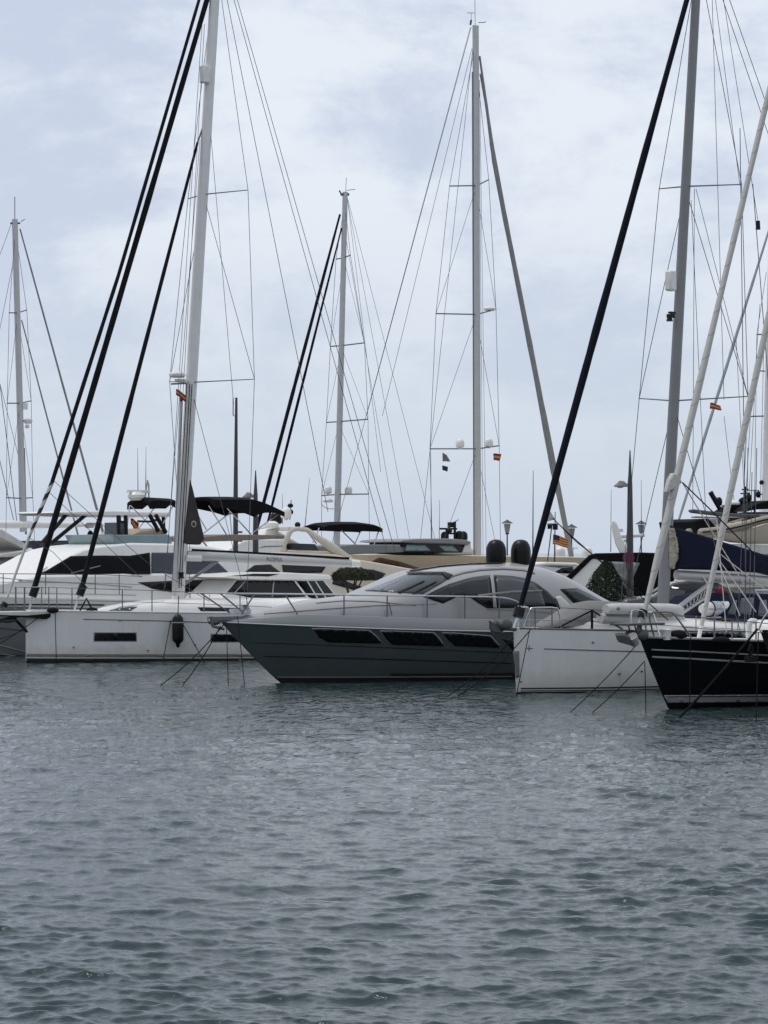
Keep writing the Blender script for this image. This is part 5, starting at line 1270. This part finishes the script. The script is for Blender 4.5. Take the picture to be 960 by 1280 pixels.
# small nav pole with striped flag
fr = at_thing('flagpole', 'thin flagpole with lamp cluster carrying the red and yellow striped flag', 'pole', (W(693, 700, 135).x, 135, 0))
def q3(px, py): 
    w = W(px, py, 135); return (w.x - fr.root.location.x, 0, w.z)
fr.add('shaft', MB().tube([(0, 0, 0), q3(693, 720), q3(694, 640)], [.05, .045, .02], 8), M['pole'])
fr.add('stay', MB().tube([q3(684, 705), q3(690, 655)], .03, 6), M['pole'])
fr.add('lamp_cluster', MB().box(q3(687, 658.5), (.2, .15, .2)).box(q3(694, 658.5), (.24, .15, .28)).tube([q3(684, 655), q3(696, 655)], .03, 6), M['blackplastic'])
flag('striped_flag', 'red and yellow striped flag with a dark corner on its thin pole', [(691.5, 668), (690.8, 680), (711, 673), (710, 684.5)], 134.5, [(.12, 1), (.25, 0), (.38, 1), (.5, 0), (.62, 1), (.75, 0), (.87, 1), (1, 0)], canton=2, wave=.06, ny=16)
# lantern lamps on the far mole
tag(MB().box((8, 168, -.2), (60, 5, 2.6)).build('mole', M['concrete'], None, smooth=False), kind='structure')
first = None
LTX = {634: 'lantern lamp standing between the central mast and the two black domes', 714.5: 'lantern lamp standing right of the striped flag', 801.5: 'lantern lamp standing just right of the dark quay street lamp'}
for px, y in ((634, 649.5), (714.5, 655), (801.5, 650.5)):
    p = W(px, y, 166)
    if first is None:
        L0 = at_thing('lantern_lamp', LTX[px], 'street lamp', (p.x, p.y, 1.1), group='lantern lamps along the far mole')
        z = p.z - 1.1
        L0.add('post', MB().tube([(0, 0, 0), (0, 0, .5), (0, 0, .55), (0, 0, z - .75)], [.12, .1, .055, .04], 10), M['pole'])
        hd_ = L0.add('lantern', MB().lathe((0, 0, z), [(.06, -.78), (.12, -.72), (.2, -.25)], 6), M['lampglass'])
        L0.add('cap', MB().lathe((0, 0, z), [(.36, -.22), (.25, -.14), (.1, -.06), (.03, 0)], 10), M['pole'], hd_)
        L0.add('collar', MB().lathe((0, 0, z), [(.10, -.85), (.12, -.8), (.08, -.76)], 10), M['pole'])
        first = L0.root
    else:
        r_ = first.copy(); COL.objects.link(r_); r_.location = (p.x, p.y, p.z - 1.1 - (first_z - 1.1) + 1.1 if False else 1.1); r_['label'] = LTX[px]
        for ch in list(first.children):
            c_ = ch.copy(); COL.objects.link(c_); c_.parent = r_
            for g_ in ch.children:
                d_ = g_.copy(); COL.objects.link(d_); d_.parent = c_
        r_.location.z = 1.1 + (p.z - 1.1 - z)

# ================================================================== WATER
def build_water():
    vis = np.linspace(-.150, .150, 680)
    side = np.concatenate([np.linspace(.1515, .44, 150), [.47, .52, .6, .75, 1.0, 1.5, 2.5, 5]])
    u = np.concatenate([-side[::-1], vis, side])
    ys = np.linspace(1318, 742, 900)
    Yn = F * H / (ys - HY)
    Yf = np.array([260, 290, 330, 380, 450, 560, 700, 900, 1300, 2000, 3500, 7000.])
    Yb = np.array([-60, -40, -25, -15, -8, -3])
    Yc = np.linspace(0, Yn[0] - .035, 330)
    Y = np.concatenate([Yb, Yc, Yn, Yf])
    wY = np.maximum(Y, 17.)
    XX = u[None, :] * wY[:, None]; YY = np.repeat(Y[:, None], len(u), 1)
    dY = np.gradient(Y)[:, None]; dX = np.gradient(u)[None, :] * wY[:, None]
    Z = np.zeros_like(XX); DX = np.zeros_like(XX); DY = np.zeros_like(XX)
    # patches of stronger and weaker chop
    g = 0.5 + .5 * np.sin(XX * .21 + YY * .13 + 1.0) * np.sin(YY * .17 - XX * .09 + .4)
    g2 = .5 + .5 * np.sin(XX * .55 - YY * .22 + 2.1) * np.sin(YY * .31 + XX * .25)
    gust = .62 + .45 * g + .35 * g2
    patch = .55 + .75 * np.clip(.5 + .5 * np.sin(XX * .33 + YY * .19 + .7 * np.sin(XX * .5)) * np.sin(YY * .27 - XX * .12 + .9 * np.sin(YY * .11)), 0, 1)
    n = 130
    lam = np.exp(np.linspace(math.log(.09), math.log(3.4), n)) * rng.uniform(.95, 1.05, n)
    th = rng.normal(-1.72, .75, n)            # mostly travelling towards the viewer
    ph = rng.uniform(0, 6.283, n)
    for l, a, p in zip(lam, th, ph):
        k = 2 * math.pi / l; kx, ky = k * math.cos(a), k * math.sin(a)
        slope = .0235 * (.78 if l > .5 else 1.65) * (1.0 if l < 1.0 else (1.0 / l) ** 1.1)
        amp = slope / k
        fx = np.clip(1.5 - np.abs(kx) * dX / 1.6, 0, 1); fy = np.clip(1.5 - np.abs(ky) * dY / 1.6, 0, 1)
        A = amp * fx * fy * (gust if l < 1.2 else 1) * (patch if l < .45 else 1)
        arg = kx * XX + ky * YY + p
        Z += A * np.cos(arg); s_ = A * np.sin(arg) * .75
        DX -= s_ * math.cos(a); DY -= s_ * math.sin(a)
    fade = np.ones_like(Y); fade[:len(Yb) + 1] = 0; fade[-len(Yf) - 1:] = 0
    Z *= fade[:, None]; XX = XX + DX * fade[:, None]; YY = YY + DY * fade[:, None]
    V = np.stack([XX, YY, Z], -1).reshape(-1, 3)
    nr, nc = len(Y), len(u)
    idx = np.arange(nr * nc).reshape(nr, nc)
    Q = np.stack([idx[:-1, :-1], idx[:-1, 1:], idx[1:, 1:], idx[1:, :-1]], -1).reshape(-1, 4)
    me = bpy.data.meshes.new('water')
    me.vertices.add(len(V)); me.vertices.foreach_set('co', V.astype(np.float32).ravel())
    me.loops.add(Q.size); me.loops.foreach_set('vertex_index', Q.astype(np.int32).ravel())
    me.polygons.add(len(Q)); me.polygons.foreach_set('loop_start', np.arange(0, Q.size, 4, dtype=np.int32)); me.polygons.foreach_set('loop_total', np.full(len(Q), 4, dtype=np.int32))
    me.polygons.foreach_set('use_smooth', np.ones(len(Q), dtype=bool))
    me.update(calc_edges=True)
    m = bpy.data.materials.new('harbour_water'); m.use_nodes = True
    nt = m.node_tree; N = nt.nodes; L = nt.links; b = N['Principled BSDF']
    b.inputs['Base Color'].default_value = (.016, .034, .036, 1)
    b.inputs['Roughness'].default_value = .04; b.inputs['IOR'].default_value = 1.33
    tc = N.new('ShaderNodeTexCoord'); mp = N.new('ShaderNodeMapping'); mp.inputs['Scale'].default_value = (1.0, 1.6, 1); mp.inputs['Rotation'].default_value = (0, 0, R(8))
    L.new(tc.outputs['Object'], mp.inputs[0])
    prev = None
    # the short chop that the mesh is too coarse to carry further out
    sy = N.new('ShaderNodeSeparateXYZ'); L.new(tc.outputs['Object'], sy.inputs[0])
    fr_ = N.new('ShaderNodeMapRange'); fr_.inputs[1].default_value = 24; fr_.inputs[2].default_value = 70; fr_.inputs[3].default_value = 0; fr_.inputs[4].default_value = .9
    L.new(sy.outputs['Y'], fr_.inputs[0])
    n0 = N.new('ShaderNodeTexNoise'); n0.inputs['Scale'].default_value = 1.7; n0.inputs['Detail'].default_value = 3; n0.inputs['Roughness'].default_value = .6; n0.inputs['Distortion'].default_value = .7
    mp0 = N.new('ShaderNodeMapping'); mp0.inputs['Scale'].default_value = (1.3, .65, 1); mp0.inputs['Rotation'].default_value = (0, 0, R(-6)); L.new(tc.outputs['Object'], mp0.inputs[0]); L.new(mp0.outputs[0], n0.inputs['Vector'])
    b0 = N.new('ShaderNodeBump'); b0.inputs['Distance'].default_value = .25
    L.new(fr_.outputs[0], b0.inputs['Strength']); L.new(n0.outputs['Fac'], b0.inputs['Height']); prev = b0.outputs[0]
    for sc_, st_, ds_ in ((5.0, .3, .03), (14.0, .45, .018)):
        n1 = N.new('ShaderNodeTexNoise'); n1.inputs['Scale'].default_value = sc_; n1.inputs['Detail'].default_value = 4; n1.inputs['Distortion'].default_value = .8
        L.new(mp.outputs[0], n1.inputs['Vector'])
        ab = N.new('ShaderNodeMath'); ab.operation = 'SUBTRACT'; ab.inputs[1].default_value = .5; L.new(n1.outputs['Fac'], ab.inputs[0])
        a2 = N.new('ShaderNodeMath'); a2.operation = 'ABSOLUTE'; L.new(ab.outputs[0], a2.inputs[0])
        a3 = N.new('ShaderNodeMath'); a3.operation = 'MULTIPLY'; a3.inputs[1].default_value = -1.0; L.new(a2.outputs[0], a3.inputs[0])
        bp = N.new('ShaderNodeBump'); bp.inputs['Strength'].default_value = st_; bp.inputs['Distance'].default_value = ds_
        L.new(a3.outputs[0], bp.inputs['Height'])
        if prev: L.new(prev, bp.inputs['Normal'])
        prev = bp.outputs[0]
    L.new(prev, b.inputs['Normal'])
    me.materials.append(m)
    o = bpy.data.objects.new('water', me); COL.objects.link(o); tag(o, kind='structure')
build_water()

# ================================================================== SKY, SUN, CAMERA
SUN_EL, SUN_AZ = 70, -80            # degrees; azimuth from +Y towards +X
w = bpy.data.worlds.new('World'); SC.world = w; w.use_nodes = True
nt = w.node_tree; N = nt.nodes; L = nt.links
bg = N['Background']; bg.inputs['Strength'].default_value = .10
sky = N.new('ShaderNodeTexSky'); sky.sky_type = 'NISHITA'; sky.sun_disc = False
sky.sun_elevation = R(SUN_EL); sky.sun_rotation = R(SUN_AZ); sky.air_density = 1.0; sky.dust_density = 1.5
tc = N.new('ShaderNodeTexCoord')
mp = N.new('ShaderNodeMapping'); mp.inputs['Scale'].default_value = (7, 7, 13); mp.inputs['Location'].default_value = (3.1, .9, 4.4)
L.new(tc.outputs['Generated'], mp.inputs[0])
n1 = N.new('ShaderNodeTexNoise'); n1.inputs['Scale'].default_value = 1.5; n1.inputs['Detail'].default_value = 12; n1.inputs['Roughness'].default_value = .63; n1.inputs['Distortion'].default_value = .2
L.new(mp.outputs[0], n1.inputs['Vector'])
r1 = N.new('ShaderNodeMapRange'); r1.interpolation_type = 'SMOOTHSTEP'
r1.inputs[1].default_value = .37; r1.inputs[2].default_value = .60; r1.inputs[3].default_value = .0; r1.inputs[4].default_value = 1.0
L.new(n1.outputs['Fac'], r1.inputs[0])
# cloud sheet colours: thin grey-blue veil to bright tops
cm = N.new('ShaderNodeMix'); cm.data_type = 'RGBA'
cm.inputs[6].default_value = (5.7, 6.3, 7.7, 1); cm.inputs[7].default_value = (7.9, 8.4, 9.1, 1)
L.new(r1.outputs[0], cm.inputs[0])
# lower towards the horizon the cloud deck thins into a plain pale blue-grey veil
sx = N.new('ShaderNodeSeparateXYZ'); L.new(tc.outputs['Generated'], sx.inputs[0])
r2 = N.new('ShaderNodeMapRange'); r2.interpolation_type = 'SMOOTHSTEP'; r2.inputs[1].default_value = .0; r2.inputs[2].default_value = .15; r2.inputs[3].default_value = .12; r2.inputs[4].default_value = 1
L.new(sx.outputs['Z'], r2.inputs[0])
cm2 = N.new('ShaderNodeMix'); cm2.data_type = 'RGBA'; cm2.inputs[6].default_value = (5.75, 6.5, 7.65, 1)
L.new(r2.outputs[0], cm2.inputs[0]); L.new(cm.outputs[2], cm2.inputs[7])
mx = N.new('ShaderNodeMix'); mx.data_type = 'RGBA'; mx.inputs[0].default_value = .90
L.new(sky.outputs[0], mx.inputs[6]); L.new(cm2.outputs[2], mx.inputs[7])
# unseen overcast overhead and behind the viewer, dimmed to tone down hulls and water
r3 = N.new('ShaderNodeMapRange'); r3.interpolation_type = 'SMOOTHSTEP'; r3.inputs[1].default_value = .18; r3.inputs[2].default_value = .75; r3.inputs[3].default_value = 1; r3.inputs[4].default_value = .95
L.new(sx.outputs['Z'], r3.inputs[0])
r4 = N.new('ShaderNodeMapRange'); r4.interpolation_type = 'SMOOTHSTEP'; r4.inputs[1].default_value = -.8; r4.inputs[2].default_value = .5; r4.inputs[3].default_value = .95; r4.inputs[4].default_value = 1
L.new(sx.outputs['Y'], r4.inputs[0])
mm = N.new('ShaderNodeMath'); mm.operation = 'MULTIPLY'; L.new(r3.outputs[0], mm.inputs[0]); L.new(r4.outputs[0], mm.inputs[1])
vs_ = N.new('ShaderNodeVectorMath'); vs_.operation = 'SCALE'; L.new(mx.outputs[2], vs_.inputs[0]); L.new(mm.outputs[0], vs_.inputs['Scale'])
L.new(vs_.outputs[0], bg.inputs['Color'])

sd = bpy.data.lights.new('sun', 'SUN'); sd.energy = 1.5; sd.angle = R(14); sd.color = (1, .95, .86)
so = bpy.data.objects.new('sun', sd); COL.objects.link(so)
d = Vector((math.sin(R(SUN_AZ)) * math.cos(R(SUN_EL)), math.cos(R(SUN_AZ)) * math.cos(R(SUN_EL)), math.sin(R(SUN_EL))))
so.rotation_euler = d.to_track_quat('Z', 'Y').to_euler(); so.location = (0, 60, 60)

cd = bpy.data.cameras.new('camera'); cd.sensor_width = 36; cd.sensor_fit = 'AUTO'; cd.lens = F / 1280 * 36
cd.shift_y = (HY - 640) / 1280; cd.clip_start = .5; cd.clip_end = 20000
co = bpy.data.objects.new('camera', cd); COL.objects.link(co); co.location = CAM; co.rotation_euler = (R(90), 0, 0)
SC.camera = co
vs = SC.view_settings; vs.view_transform = 'Standard'; vs.look = 'None'; vs.gamma = 1; vs.exposure = .10; vs.use_curve_mapping = False
SC.cycles.use_denoising = True
